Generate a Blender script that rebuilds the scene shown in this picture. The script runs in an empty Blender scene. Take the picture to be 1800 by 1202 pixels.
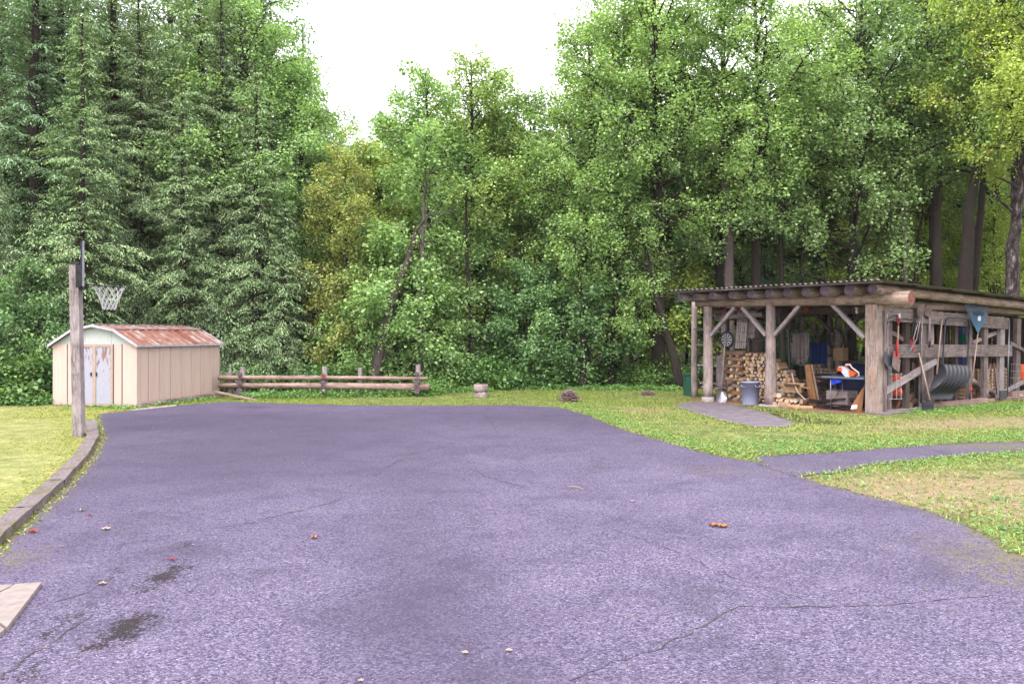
import bpy, math, random
import numpy as np
from mathutils import Vector, Matrix
from mathutils.geometry import delaunay_2d_cdt
R = math.radians
rnd = random.Random(7)
scene = bpy.context.scene
COL = scene.collection

# ------------------------------------------------------------------ camera
FPX, CAMH, HORIZ = 1500.0, 1.8, 588.0
cd = bpy.data.cameras.new('camera'); cam = bpy.data.objects.new('camera', cd); COL.objects.link(cam)
cd.sensor_width = 36.0; cd.lens = 36.0 * FPX / 1800.0
cd.shift_y = -(601.0 - HORIZ) / 1800.0
cd.clip_start = 0.1; cd.clip_end = 1500
cam.location = (0, 0, CAMH); cam.rotation_euler = (R(90), 0, 0)
scene.camera = cam

# ------------------------------------------------------------------ light
HAZE = 0.00016
SUN_EL, SUN_AZ = R(58), R(200)
w = bpy.data.worlds.new('World'); scene.world = w; w.use_nodes = True
nt = w.node_tree; nt.nodes.clear()
wo = nt.nodes.new('ShaderNodeOutputWorld'); bg = nt.nodes.new('ShaderNodeBackground')
sky = nt.nodes.new('ShaderNodeTexSky'); sky.sky_type = 'NISHITA'; sky.sun_disc = False
sky.sun_elevation = SUN_EL; sky.sun_rotation = SUN_AZ; sky.air_density = 1.6; sky.dust_density = 4.0
hs = nt.nodes.new('ShaderNodeHueSaturation'); hs.inputs['Saturation'].default_value = 0.10
mx = nt.nodes.new('ShaderNodeMix'); mx.data_type = 'RGBA'; mx.inputs[0].default_value = 0.75
mx.inputs[7].default_value = (9.3, 9.1, 9.9, 1)          # even cloud cover over the clear sky
nt.links.new(sky.outputs[0], hs.inputs['Color']); nt.links.new(hs.outputs[0], mx.inputs[6])
nt.links.new(mx.outputs[2], bg.inputs['Color']); bg.inputs['Strength'].default_value = 0.15
nt.links.new(bg.outputs[0], wo.inputs[0])
sl = bpy.data.lights.new('sun', 'SUN'); sl.energy = 1.4; sl.angle = R(25); sl.color = (1.0, 0.97, 0.92)
so = bpy.data.objects.new('sun', sl); COL.objects.link(so)
so.rotation_euler = (R(90) - SUN_EL, 0, R(180) - SUN_AZ)
scene.view_settings.view_transform = 'Standard'; scene.view_settings.look = 'None'
scene.view_settings.gamma = 1; scene.view_settings.use_curve_mapping = False
scene.view_settings.exposure = 1.7
scene.render.engine = 'CYCLES'
cy = scene.cycles
cy.max_bounces = 8; cy.diffuse_bounces = 5; cy.glossy_bounces = 2; cy.transmission_bounces = 4
cy.transparent_max_bounces = 4; cy.volume_bounces = 0
cy.use_denoising = True

# ------------------------------------------------------------------ projection helpers
def ray(px, py): return Vector(((px - 900) / FPX, 1.0, (HORIZ - py) / FPX))
def at(px, py, Y): return Vector((0, 0, CAMH)) + ray(px, py) * Y
def gd(px, py, z=0.0):
    Y = (CAMH - z) * FPX / (py - HORIZ); return Vector(((px - 900) / FPX * Y, Y, z))
def plane_hit(px, py, p0, n):
    d = ray(px, py); o = Vector((0, 0, CAMH)); return o + d * ((p0 - o).dot(n) / d.dot(n))

ALB = 0.48   # one scale for all painted, wooden and mineral base colours
# ------------------------------------------------------------------ node helper
class NT:
    def __init__(s, name):
        s.m = bpy.data.materials.new(name); s.m.use_nodes = True; s.t = s.m.node_tree
        s.p = s.t.nodes['Principled BSDF']; s.out = s.t.nodes['Material Output']
    def n(s, typ, **kw):
        nd = s.t.nodes.new('ShaderNode' + typ)
        for k, v in kw.items():
            if k.startswith('_'): setattr(nd, k[1:], v)
        return nd
    def l(s, a, b): s.t.links.new(a, b)
    def val(s, sock, v):
        if hasattr(v, 'node') or hasattr(v, 'is_linked'): s.l(v, sock)
        else: sock.default_value = v
    def coord(s, kind='Object', scale=(1, 1, 1), rand=False):
        tc = s.n('TexCoord'); mp = s.n('Mapping'); s.l(tc.outputs[kind], mp.inputs[0]); mp.inputs['Scale'].default_value = scale
        if rand:
            oi = s.n('ObjectInfo'); ml = s.n('Math', _operation='MULTIPLY'); s.l(oi.outputs['Random'], ml.inputs[0]); ml.inputs[1].default_value = 37.0
            cb = s.n('CombineXYZ'); s.l(ml.outputs[0], cb.inputs[0]); s.l(ml.outputs[0], cb.inputs[1]); s.l(ml.outputs[0], cb.inputs[2]); s.l(cb.outputs[0], mp.inputs['Location'])
        return mp.outputs[0]
    def world(s, scale=(1, 1, 1)):
        g = s.n('NewGeometry'); mp = s.n('Mapping'); s.l(g.outputs['Position'], mp.inputs[0]); mp.inputs['Scale'].default_value = scale
        return mp.outputs[0]
    def noise(s, vec, scale=5, detail=4, rough=0.55, dist=0):
        a = s.n('TexNoise'); s.l(vec, a.inputs['Vector']); a.inputs['Scale'].default_value = scale
        a.inputs['Detail'].default_value = detail; a.inputs['Roughness'].default_value = rough; a.inputs['Distortion'].default_value = dist
        return a.outputs['Fac']
    def voro(s, vec, scale=5, feature='F1', out='Distance'):
        a = s.n('TexVoronoi', _feature=feature); s.l(vec, a.inputs['Vector']); a.inputs['Scale'].default_value = scale
        return a.outputs[out]
    def ramp(s, fac, stops):
        r = s.n('ValToRGB'); s.l(fac, r.inputs[0]); e = r.color_ramp.elements
        while len(e) < len(stops): e.new(0.5)
        for k, (p, c) in enumerate(stops):
            e[k].position = p; e[k].color = (c, c, c, 1) if isinstance(c, (int, float)) else (*c, 1)
        return r.outputs[0]
    def mix(s, f, a, b, mode='MIX'):
        m = s.n('Mix', _data_type='RGBA', _blend_type=mode)
        for sock, v in ((m.inputs[0], f), (m.inputs[6], a), (m.inputs[7], b)):
            if hasattr(v, 'is_linked'): s.l(v, sock)
            elif isinstance(v, (int, float)): sock.default_value = v if sock.type == 'VALUE' else (v, v, v, 1)
            else: sock.default_value = (*v, 1)
        return m.outputs[2]
    def math(s, op, a, b=0.0, c=None):
        m = s.n('Math', _operation=op)
        for k, v in enumerate((a, b) if c is None else (a, b, c)):
            if hasattr(v, 'is_linked'): s.l(v, m.inputs[k])
            else: m.inputs[k].default_value = v
        return m.outputs[0]
    def attr(s, name):
        a = s.n('Attribute'); a.attribute_name = name; return a.outputs['Fac']
    def bump(s, h, strength=0.3, dist=0.01):
        b = s.n('Bump'); b.inputs['Strength'].default_value = strength; b.inputs['Distance'].default_value = dist
        s.l(h, b.inputs['Height']); s.l(b.outputs[0], s.p.inputs['Normal'])
    def fin(s, col, rough=0.8, metal=0.0, spec=0.14):
        col = s.mix(1.0, col, (ALB, ALB, ALB), 'MULTIPLY')
        if hasattr(col, 'is_linked'): s.l(col, s.p.inputs['Base Color'])
        else: s.p.inputs['Base Color'].default_value = (*col, 1)
        if hasattr(rough, 'is_linked'): s.l(rough, s.p.inputs['Roughness'])
        else: s.p.inputs['Roughness'].default_value = rough
        s.p.inputs['Metallic'].default_value = metal; s.p.inputs['Specular IOR Level'].default_value = spec
        return s.m

def wood(name, dark, light, crack=0.25, knots=True, orange=None):
    t = NT(name); uv = t.coord('UV', (1, 1, 1), True); g1 = t.coord('UV', (1.6, 26, 1), True)
    f = t.noise(g1, 1.6, 5, 0.6, 0.6); c = t.ramp(f, [(0.30, dark), (0.62, light)])
    f3 = t.noise(uv, 2.3, 3); c = t.mix(t.ramp(t.noise(t.coord('UV', (3, 9, 1), True), 3, 5, .75), [(0.36, 0.7), (0.55, 0.0)]), c, tuple(x * 0.45 for x in dark)); c = t.mix(t.ramp(f3, [(0.4, 0.0), (0.7, 0.5)]), c, tuple(x * 1.45 for x in light))
    if orange:
        f5 = t.noise(t.coord('UV', (0.7, 3, 1), True), 2.0, 3); c = t.mix(t.ramp(f5, [(0.56, 0.0), (0.68, 0.55)]), c, orange)
    f2 = t.noise(t.coord('UV', (2.5, 60, 1), True), 1.2, 3, 0.7, 0.3)
    cr = t.ramp(f2, [(0.30, 1.0), (0.38, 0.0)]); c = t.mix(t.math('MULTIPLY', cr, crack * 2.2), c, tuple(x * 0.25 for x in dark))
    if knots:
        k = t.voro(t.coord('UV', (1.3, 2.6, 1), True), 1.5); c = t.mix(t.ramp(k, [(0.05, 0.8), (0.10, 0.0)]), c, tuple(x * 0.4 for x in dark))
    t.bump(t.math('SUBTRACT', f, t.math('MULTIPLY', cr, 0.6)), 0.6, 0.02)
    return t.fin(c, 0.85)
def plain(name, col, rough=0.5, metal=0.0, var=0.2, scale=8, spec=0.16):
    t = NT(name); f = t.noise(t.coord('Object', (1, 1, 1), True), scale, 4)
    c = t.ramp(f, [(0.3, tuple(x * (1 - var) for x in col)), (0.7, tuple(min(1, x * (1 + var)) for x in col))])
    t.bump(f, 0.08, 0.01)
    return t.fin(c, rough, metal, spec)

M = {}
M['log'] = wood('weathered_log', (0.22, 0.16, 0.145), (0.54, 0.43, 0.40))
M['log2'] = wood('weathered_log_brown', (0.17, 0.115, 0.09), (0.50, 0.36, 0.28))
M['post'] = wood('weathered_post', (0.22, 0.16, 0.14), (0.52, 0.41, 0.36), orange=(0.55, 0.25, 0.12))
M['plank'] = wood('weathered_plank', (0.10, 0.072, 0.068), (0.32, 0.25, 0.235), knots=True)
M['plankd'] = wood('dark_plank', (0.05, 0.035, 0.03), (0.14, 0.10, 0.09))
M['greyplank'] = wood('grey_board', (0.23, 0.185, 0.185), (0.52, 0.44, 0.44))
M['fence'] = wood('rust_brown_rail', (0.20, 0.125, 0.105), (0.50, 0.34, 0.29))
M['cedar'] = wood('orange_cedar', (0.26, 0.11, 0.05), (0.55, 0.28, 0.13), crack=0.25)
M['handle'] = wood('pale_handle', (0.36, 0.24, 0.17), (0.55, 0.40, 0.32), crack=0.05, knots=False)
def endg(name, dark, light):
    t = NT(name); o = t.coord('Object', (1, 1, 1), True); f = t.noise(o, 14, 4, 0.7, 1.0)
    c = t.ramp(f, [(0.3, dark), (0.65, light)]); t.bump(f, 0.4, 0.01); return t.fin(c, 0.85)
M['end'] = endg('log_end', (0.07, 0.045, 0.06), (0.22, 0.16, 0.20))
M['endred'] = endg('red_log_end', (0.12, 0.04, 0.03), (0.36, 0.15, 0.11))
def firewood():
    t = NT('cut_firewood_face'); oi = t.n('ObjectInfo'); f = t.noise(t.coord('Object', (1, 1, 1), True), 12, 3)
    c = t.ramp(oi.outputs['Random'], [(0.0, (0.42, 0.22, 0.12)), (0.3, (0.86, 0.57, 0.34)), (0.6, (0.98, 0.74, 0.48)), (0.85, (0.76, 0.60, 0.50)), (1.0, (0.74, 0.34, 0.13))])
    c = t.mix(t.ramp(f, [(0.35, 0.5), (0.6, 0.0)]), c, (0.22, 0.13, 0.09)); t.bump(f, 0.4, 0.01); return t.fin(c, 0.85)
M['fw'] = firewood()
def fwside():
    t = NT('split_firewood_side'); oi = t.n('ObjectInfo'); f = t.noise(t.coord('Object', (4, 30, 30), True), 1.5, 4)
    c = t.ramp(oi.outputs['Random'], [(0.0, (0.38, 0.31, 0.29)), (0.4, (0.82, 0.50, 0.24)), (0.7, (0.50, 0.43, 0.41)), (1.0, (0.86, 0.46, 0.18))])
    c = t.mix(t.ramp(f, [(0.35, 0.6), (0.6, 0.0)]), c, (0.16, 0.10, 0.07)); t.bump(f, 0.5, 0.01); return t.fin(c, 0.9)
M['fwside'] = fwside()
M['bark'] = (lambda t: (t.bump(t.noise(t.coord('UV', (3, 16, 1), True), 2, 5, 0.7), 1.0, 0.04),
    t.fin(t.mix(t.ramp(t.noise(t.world(), 0.7, 3), [(0.45, 0.0), (0.7, 0.35)]),
    t.ramp(t.noise(t.coord('UV', (3, 16, 1), True), 2, 5, 0.7), [(0.3, (0.022, 0.016, 0.014)), (0.7, (0.095, 0.070, 0.060))]), (0.08, 0.09, 0.05)), 0.95))[1])(NT('tree_bark'))
M['palebark'] = (lambda t: (t.bump(t.noise(t.coord('UV', (3, 10, 1), True), 2, 5, 0.7), 1.0, 0.05),
    t.fin(t.ramp(t.noise(t.coord('UV', (2, 3, 1), True), 1.6, 6, 0.75), [(0.44, (0.05, 0.035, 0.035)), (0.56, (0.18, 0.14, 0.14)), (0.66, (0.60, 0.54, 0.56))]), 0.95))[1])(NT('pale_patched_bark'))
M['roof'] = (lambda t: (t.fin(t.ramp(t.noise(t.coord('Object', (1, 1, 1), True), 3, 5, 0.7), [(0.3, (0.16, 0.13, 0.12)), (0.65, (0.42, 0.38, 0.36))]), 0.6, 0.2)))(NT('corrugated_metal'))
M['concrete'] = plain('concrete', (0.42, 0.38, 0.36), 0.95, var=0.35, scale=6)
M['black'] = plain('black_plastic', (0.045, 0.045, 0.06), 0.45)
M['scoop'] = plain('black_ribbed_plastic', (0.018, 0.018, 0.026), 0.34, var=0.15, spec=.14)
M['bin'] = plain('grey_bin_plastic', (0.42, 0.45, 0.64), 0.45, var=0.06)
M['green'] = plain('green_plastic', (0.04, 0.15, 0.10), 0.5)
M['lime'] = plain('bright_green_plastic', (0.01, 0.38, 0.18), 0.5, var=0.05)
M['blue'] = plain('blue_plastic', (0.01, 0.045, 0.22), 0.5)
M['navy'] = plain('navy_fabric', (0.012, 0.015, 0.06), 0.7)
M['brightblue'] = plain('bright_blue_cloth', (0.02, 0.06, 0.65), 0.7)
M['red'] = plain('red_plastic', (0.60, 0.04, 0.04), 0.45, var=0.1)
M['orange'] = plain('orange_plastic', (0.85, 0.13, 0.02), 0.4, var=0.05)
M['ball'] = plain('orange_rubber', (0.72, 0.10, 0.045), 0.6, var=0.1)
M['white'] = plain('white_plastic', (0.70, 0.70, 0.74), 0.45, var=0.05)
M['net'] = plain('white_net_cord', (0.75, 0.73, 0.75), 0.9, var=0.05)
M['steel'] = plain('grey_steel', (0.30, 0.30, 0.34), 0.4, 0.6, var=0.2)
M['dsteel'] = plain('dark_steel', (0.08, 0.075, 0.08), 0.45, 0.5, var=0.4)
M['rustblade'] = plain('rusty_blade', (0.20, 0.13, 0.11), 0.6, 0.3, var=0.4)
M['card'] = plain('cardboard', (0.46, 0.29, 0.17), 0.9, var=0.1)
M['cardd'] = plain('brown_cardboard', (0.32, 0.15, 0.07), 0.9, var=0.12)
M['paper'] = plain('pale_box', (0.42, 0.34, 0.32), 0.9, var=0.3, scale=5)
M['rake'] = plain('blue_rake_plastic', (0.03, 0.13, 0.24), 0.5, var=0.15)
M['barkstrip'] = plain('dark_bark', (0.05, 0.03, 0.03), 0.95, var=0.5, scale=20)
M['twig'] = plain('dry_twig', (0.34, 0.23, 0.22), 0.95, var=0.5, scale=20)
M['tabletop'] = plain('slate_table_top', (0.16, 0.17, 0.24), 0.4, var=0.1)
M['tan'] = (lambda t: t.fin(t.mix(t.ramp(t.noise(t.coord('Object', (6, 6, 0.6)), 3, 4), [(0.4, 0.0), (0.75, 0.4)]),
    t.mix(t.ramp(t.noise(t.world(), 1.1, 3), [(0.35, 0.0), (0.7, 1.0)]), (0.92, 0.70, 0.62), (0.82, 0.62, 0.53)), (0.66, 0.45, 0.36)), 0.55))(NT('tan_painted_metal'))
t = NT('tan_painted_sheet'); g_ = t.n('SeparateXYZ'); t.l(t.world(), g_.inputs[0]); n_ = t.noise(t.world((6, 6, 1.5)), 2, 5, .7)
low = t.math('ADD', t.math('MULTIPLY', g_.outputs[2], 2.6), n_); c = t.mix(t.ramp(low, [(.50, .75), (.78, 0.)]), t.mix(t.ramp(t.noise(t.world((4, 4, .5)), 2.2, 5, .7), [(.42, 0.), (.75, .45)]), t.mix(t.noise(t.world(), 1.1, 3), (.86, .65, .57), (.80, .61, .52)), (.62, .44, .35)), (.42, .20, .12)); t.bump(t.noise(t.world((5, 5, .8)), 2, 2), .25, .02); M['tan'] = t.fin(c, .5)
M['cream'] = plain('pale_gable_metal', (0.62, 0.66, 0.62), 0.5, var=0.06)
M['trim'] = plain('white_trim_metal', (0.62, 0.60, 0.66), 0.5, var=0.2)
M['frame'] = plain('tan_door_frame', (0.56, 0.42, 0.35), 0.6, var=0.12)
def doormat():
    t = NT('peeling_door_paint'); o = t.coord('Object', (9, 9, 2.2), True)
    f = t.noise(o, 1.3, 6, 0.7, 0.4); g = t.n('SeparateXYZ'); t.l(t.coord('Object'), g.inputs[0])
    k = t.math('ADD', f, t.math('MULTIPLY', g.outputs[2], 0.16))
    c = t.mix(t.noise(o, 3, 4), (0.60, 0.58, 0.66), (0.44, 0.44, 0.54)); c = t.mix(t.ramp(k, [(0.60, 0.0), (0.64, 1.0)]), c, (0.34, 0.20, 0.17))
    return t.fin(c, 0.6)
M['door'] = doormat()
def rustroof():
    t = NT('rusted_roof_sheet'); oi = t.n('ObjectInfo'); o = t.coord('Object', (1.2, 1.2, 1.2), True)
    f = t.noise(o, 2.6, 5, 0.65, 0.3); k = t.math('ADD', f, t.math('MULTIPLY', t.math('SUBTRACT', oi.outputs['Random'], 0.5), 0.25))
    c = t.ramp(k, [(0.33, (0.56, 0.48, 0.49)), (0.42, (0.44, 0.24, 0.19)), (0.56, (0.34, 0.15, 0.105)), (0.70, (0.24, 0.07, 0.05))])
    return t.fin(c, 0.65, 0.1)
M['rust'] = rustroof()

# ------------------------------------------------------------------ mesh builder
class MB:
    def __init__(s): s.v = []; s.f = []; s.uv = []; s.mi = []; s.sm = []
    def add(s, vs, fs, uvs=None, mi=0, smooth=False):
        b = len(s.v); s.v += [tuple(v) for v in vs]
        for k, f in enumerate(fs):
            s.f.append(tuple(b + i for i in f)); s.uv.append(uvs[k] if uvs else [(0, 0)] * len(f)); s.mi.append(mi); s.sm.append(smooth)
    def box(s, c, ax, half, mi=0, taper=1.0):
        """centre, three unit axes (length first), half sizes"""
        c = Vector(c); a, b, d = [Vector(x) * h for x, h in zip(ax, half)]
        vs = [c + a * i + b * j * (taper if i > 0 else 1) + d * k * (taper if i > 0 else 1) for i in (-1, 1) for j in (-1, 1) for k in (-1, 1)]
        fs = [(0, 1, 3, 2), (4, 6, 7, 5), (0, 4, 5, 1), (2, 3, 7, 6), (0, 2, 6, 4), (1, 5, 7, 3)]
        L, W, H = [2 * h for h in half]; o = rnd.random() * 5
        uv = [[(0, o), (H * .1, o), (H * .1, W), (0, W)], [(0, o), (W * .1, o), (W * .1, H), (0, H)],
              [(0, o), (L, o), (L, o + H), (0, o + H)], [(0, o + H + W), (0, o + H + W + H), (L, o + H + W + H), (L, o + H + W)],
              [(0, o + H), (0, o + H + W), (L, o + H + W), (L, o + H)], [(0, o), (L, o), (L, o + W), (0, o + W)]]
        s.add(vs, fs, uv, mi); return s
    def beam(s, p0, p1, w, h, side=None, mi=0, taper=1.0):
        """bar from p0 to p1; w = thickness along side axis, h the other"""
        p0, p1 = Vector(p0), Vector(p1); a = (p1 - p0); L = a.length; a.normalize()
        sd = Vector(side) if side is not None else (a.cross(Vector((0, 0, 1))) if abs(a.z) < 0.95 else Vector((1, 0, 0)))
        sd = (sd - a * sd.dot(a)).normalized(); u = a.cross(sd)
        return s.box((p0 + p1) / 2, (a, sd, u), (L / 2, w / 2, h / 2), mi, taper)
    def tube(s, pts, rad, n=10, mi=0, cap=None, jit=0.0, seed=0, smooth=True):
        pts = [Vector(p) for p in pts]; rr = random.Random(seed)
        if isinstance(rad, (int, float)): rad = [rad] * len(pts)
        b = len(s.v); prev = None; L = 0
        lens = []
        prof = [1 + jit * rr.uniform(-1, 1) for _ in range(n)]
        for i, p in enumerate(pts):
            if i: L += (p - pts[i - 1]).length
            lens.append(L)
            t = (pts[min(i + 1, len(pts) - 1)] - pts[max(i - 1, 0)]).normalized()
            if prev is None: prev = t.cross(Vector((0.31, 0.17, 0.93))) if abs(t.z) < .9 else t.cross(Vector((1, 0.1, 0)))
            x = (prev - t * prev.dot(t)).normalized(); prev = x; y = t.cross(x)
            for k in range(n):
                a = 2 * math.pi * k / n; r = rad[i] * prof[k] * (1 + jit * .4 * rr.uniform(-1, 1))
                s.v.append(tuple(p + x * math.cos(a) * r + y * math.sin(a) * r))
        c = 2 * math.pi * rad[0]; o = rr.random() * 3
        for i in range(len(pts) - 1):
            for k in range(n):
                k2 = (k + 1) % n
                s.f.append((b + i * n + k, b + i * n + k2, b + (i + 1) * n + k2, b + (i + 1) * n + k))
                s.uv.append([(lens[i], o + c * k / n), (lens[i], o + c * (k + 1) / n), (lens[i + 1], o + c * (k + 1) / n), (lens[i + 1], o + c * k / n)])
                s.mi.append(mi); s.sm.append(smooth)
        if cap is not None:
            e = b + (len(pts) - 1) * n
            s.f.append(tuple(b + k for k in reversed(range(n)))); s.uv.append([(0, 0)] * n); s.mi.append(cap); s.sm.append(False)
            s.f.append(tuple(e + k for k in range(n))); s.uv.append([(0, 0)] * n); s.mi.append(cap); s.sm.append(False)
        return s
    def log(s, p0, p1, r0, r1=None, n=12, bend=0.01, seg=6, seed=0, mi=0, cap=1):
        p0, p1 = Vector(p0), Vector(p1); r1 = r1 or r0; rr = random.Random(seed + 11); L = (p1 - p0).length
        bd = Vector((rr.uniform(-1, 1), rr.uniform(-1, 1), rr.uniform(-1, 1))) * bend * L
        pts = [p0.lerp(p1, i / seg) + bd * math.sin(math.pi * i / seg) for i in range(seg + 1)]
        return s.tube(pts, [(r0 + (r1 - r0) * i / seg) * (1 + rr.uniform(-.03, .03)) for i in range(seg + 1)], n, mi, cap, 0.05, seed)
    def prism(s, outline, ax_x, ax_y, origin, depth_vec, mi=0):
        o = Vector(origin); X, Y, D = Vector(ax_x), Vector(ax_y), Vector(depth_vec); n = len(outline)
        a = [o + X * x + Y * y for x, y in outline]; b = [p + D for p in a]
        fs = [tuple(range(n)), tuple(reversed(range(n, 2 * n)))] + [(i, i + n, (i + 1) % n + n, (i + 1) % n) for i in range(n)]
        s.add(a + b, fs, [[(p[0], p[1]) for p in outline]] + [[(p[0], p[1]) for p in reversed(outline)]] + [[(0, 0), (.02, 0), (.02, .1), (0, .1)]] * n, mi); return s
    def grid(s, fn, nu, nv, mi=0, smooth=True, thick=None):
        vs = [fn(i / nu, j / nv) for i in range(nu + 1) for j in range(nv + 1)]; w_ = nv + 1
        fs = [(i * w_ + j, (i + 1) * w_ + j, (i + 1) * w_ + j + 1, i * w_ + j + 1) for i in range(nu) for j in range(nv)]
        uv = [[(i / nu, j / nv), ((i + 1) / nu, j / nv), ((i + 1) / nu, (j + 1) / nv), (i / nu, (j + 1) / nv)] for i in range(nu) for j in range(nv)]
        s.add(vs, fs, uv, mi, smooth); return s
    def lathe(s, prof, c, n=24, mi=0, axis=None, smooth=True):
        c = Vector(c); ax = Vector(axis or (0, 0, 1)).normalized(); x = ax.orthogonal().normalized(); y = ax.cross(x); b = len(s.v)
        for r, z in prof:
            for k in range(n):
                a = 2 * math.pi * k / n; s.v.append(tuple(c + ax * z + (x * math.cos(a) + y * math.sin(a)) * r))
        for i in range(len(prof) - 1):
            for k in range(n):
                k2 = (k + 1) % n; s.f.append((b + i * n + k, b + i * n + k2, b + (i + 1) * n + k2, b + (i + 1) * n + k)); s.uv.append([(k / n, i), ((k + 1) / n, i), ((k + 1) / n, i + 1), (k / n, i + 1)]); s.mi.append(mi); s.sm.append(smooth)
        return s
    def mesh(s, name, mats, origin=(0, 0, 0)):
        o = Vector(origin); me = bpy.data.meshes.new(name)
        me.from_pydata([(v[0] - o.x, v[1] - o.y, v[2] - o.z) for v in s.v], [], s.f)
        ul = me.uv_layers.new(name='UVMap'); ul.data.foreach_set('uv', [c for f in s.uv for p in f for c in p])
        me.polygons.foreach_set('material_index', s.mi); me.polygons.foreach_set('use_smooth', s.sm)
        for m in (mats if isinstance(mats, (list, tuple)) else [mats]): me.materials.append(m)
        me.update(); return me

def tag(o, label=None, cat=None, group=None, kind=None):
    if label: o['label'] = label
    if cat: o['category'] = cat
    if group: o['group'] = group
    if kind: o['kind'] = kind
    return o
def thing(name, loc, label, cat, group=None):
    o = bpy.data.objects.new(name, None); o.empty_display_size = 0.2; COL.objects.link(o); o.location = loc
    return tag(o, label, cat, group)
def origin_of(root):
    v = Vector((0, 0, 0)); p = root
    while p is not None: v += Vector(p.location); p = p.parent
    return v
def part(root, name, mb, mats, label=None, kind=None):
    o = bpy.data.objects.new(name, mb.mesh(name, mats, origin_of(root))); COL.objects.link(o); o.parent = root
    return tag(o, label=label, kind=kind)
def cpart(root, name, mb, mats, centre):
    """part with an origin of its own (world centre given)"""
    o = bpy.data.objects.new(name, mb.mesh(name, mats, centre)); COL.objects.link(o); o.parent = root
    o.location = Vector(centre) - origin_of(root); return o
def single(name, mb, mats, base, label, cat, group=None):
    o = bpy.data.objects.new(name, mb.mesh(name, mats, base)); COL.objects.link(o); o.location = base
    return tag(o, label, cat, group)
def struct(name, me):
    o = bpy.data.objects.new(name, me); COL.objects.link(o); o['kind'] = 'structure'; return o

Z = Vector((0, 0, 1))

# ------------------------------------------------------------------ ground
DRIVE = [gd(x, y) for x, y in [(178, 772), (171, 748), (168, 728), (235, 721), (330, 711), (400, 706), (500, 709), (620, 712), (760, 713), (900, 712), (985, 716), (1040, 731),
         (1090, 752), (1150, 770), (1230, 793), (1290, 806), (1335, 812), (1400, 832), (1450, 852), (1560, 879), (1640, 899), (1700, 922), (1752, 945), (1792, 975)]] + \
        [Vector((4.6, 5.6, 0)), Vector((4.3, 4.0, 0)), Vector((4.5, -8, 0)), Vector((-6.5, -8, 0)), Vector((-6.2, 2, 0)), Vector((-5.2, 5.0, 0))] + \
        [gd(x, y) for x, y in [(-30, 985), (0, 965), (60, 908), (115, 858), (158, 808)]]
def sdf_poly(pts, x, y):
    """signed distance (positive inside) from arrays x,y to polygon"""
    d = np.full(x.shape, 1e9); ins = np.zeros(x.shape, bool); n = len(pts)
    for i in range(n):
        a, b = pts[i], pts[(i + 1) % n]; ex, ey = b[0] - a[0], b[1] - a[1]
        t = np.clip(((x - a[0]) * ex + (y - a[1]) * ey) / (ex * ex + ey * ey + 1e-12), 0, 1)
        d = np.minimum(d, np.hypot(x - a[0] - t * ex, y - a[1] - t * ey))
        c = ((a[1] > y) != (b[1] > y)) & (x < (b[0] - a[0]) * (y - a[1]) / (b[1] - a[1] + 1e-12) + a[0]); ins ^= c
    return np.where(ins, d, -d)
def densify(pts, step, jit, seed, ring=True):
    rr = random.Random(seed); out = []
    for i in range(len(pts) - (0 if ring else 1)):
        a, b = Vector(pts[i]), Vector(pts[(i + 1) % len(pts)]); n = max(1, int((b - a).length / step)); d = (b - a).normalized(); nn = Vector((-d.y, d.x, 0))
        for k in range(n): out.append(a.lerp(b, k / n) + nn * rr.uniform(-jit, jit))
    if not ring: out.append(Vector(pts[-1]))
    return out
def sheet(name, poly, z, mat, cell=0.3, attrs=None, step=0.12, jit=0.03, seed=1):
    bd = densify(poly, step, jit, seed); n = len(bd); xs = [p.x for p in bd]; ys = [p.y for p in bd]
    gx, gy = np.meshgrid(np.arange(min(xs), max(xs), cell), np.arange(min(ys), max(ys), cell)); gx = gx.ravel(); gy = gy.ravel()
    k = sdf_poly([(p.x, p.y) for p in bd], gx, gy) > cell * .4; gx, gy = gx[k], gy[k]
    v2 = [Vector((p.x, p.y)) for p in bd] + [Vector((a, b)) for a, b in zip(gx, gy)]
    vs, _, fs, _, _, _ = delaunay_2d_cdt(v2, [], [list(range(n))], 1, 1e-6)
    me = bpy.data.meshes.new(name); me.from_pydata([(v.x, v.y, z) for v in vs], [], fs)
    X = np.array([v.x for v in vs]); Y = np.array([v.y for v in vs])
    for an, fn in (attrs or {}).items():
        at_ = me.attributes.new(an, 'FLOAT', 'POINT'); at_.data.foreach_set('value', np.clip(fn(X, Y), 0, 4).astype(np.float32))
    me.materials.append(mat); me.update(); return struct(name, me)
def blob(X, Y, c, rx, ry, ang=0):
    dx, dy = X - c[0], Y - c[1]; ca, sa = math.cos(ang), math.sin(ang); a = (dx * ca + dy * sa) / rx; b = (-dx * sa + dy * ca) / ry
    return np.exp(-(a * a + b * b))

# woodshed frame of reference
C0 = gd(1530, 728); U = Vector((0.79, 0.613, 0)).normalized(); V = Vector((-U.y, U.x, 0))
def S(u, v, z=0.0): return C0 + U * u + V * v + Z * z
def Fp(px, py, u=0.0): return plane_hit(px, py, C0 + U * u, U)
def Wp(px, py, off=0.0): return plane_hit(px, py, C0 - V * off, V)

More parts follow.
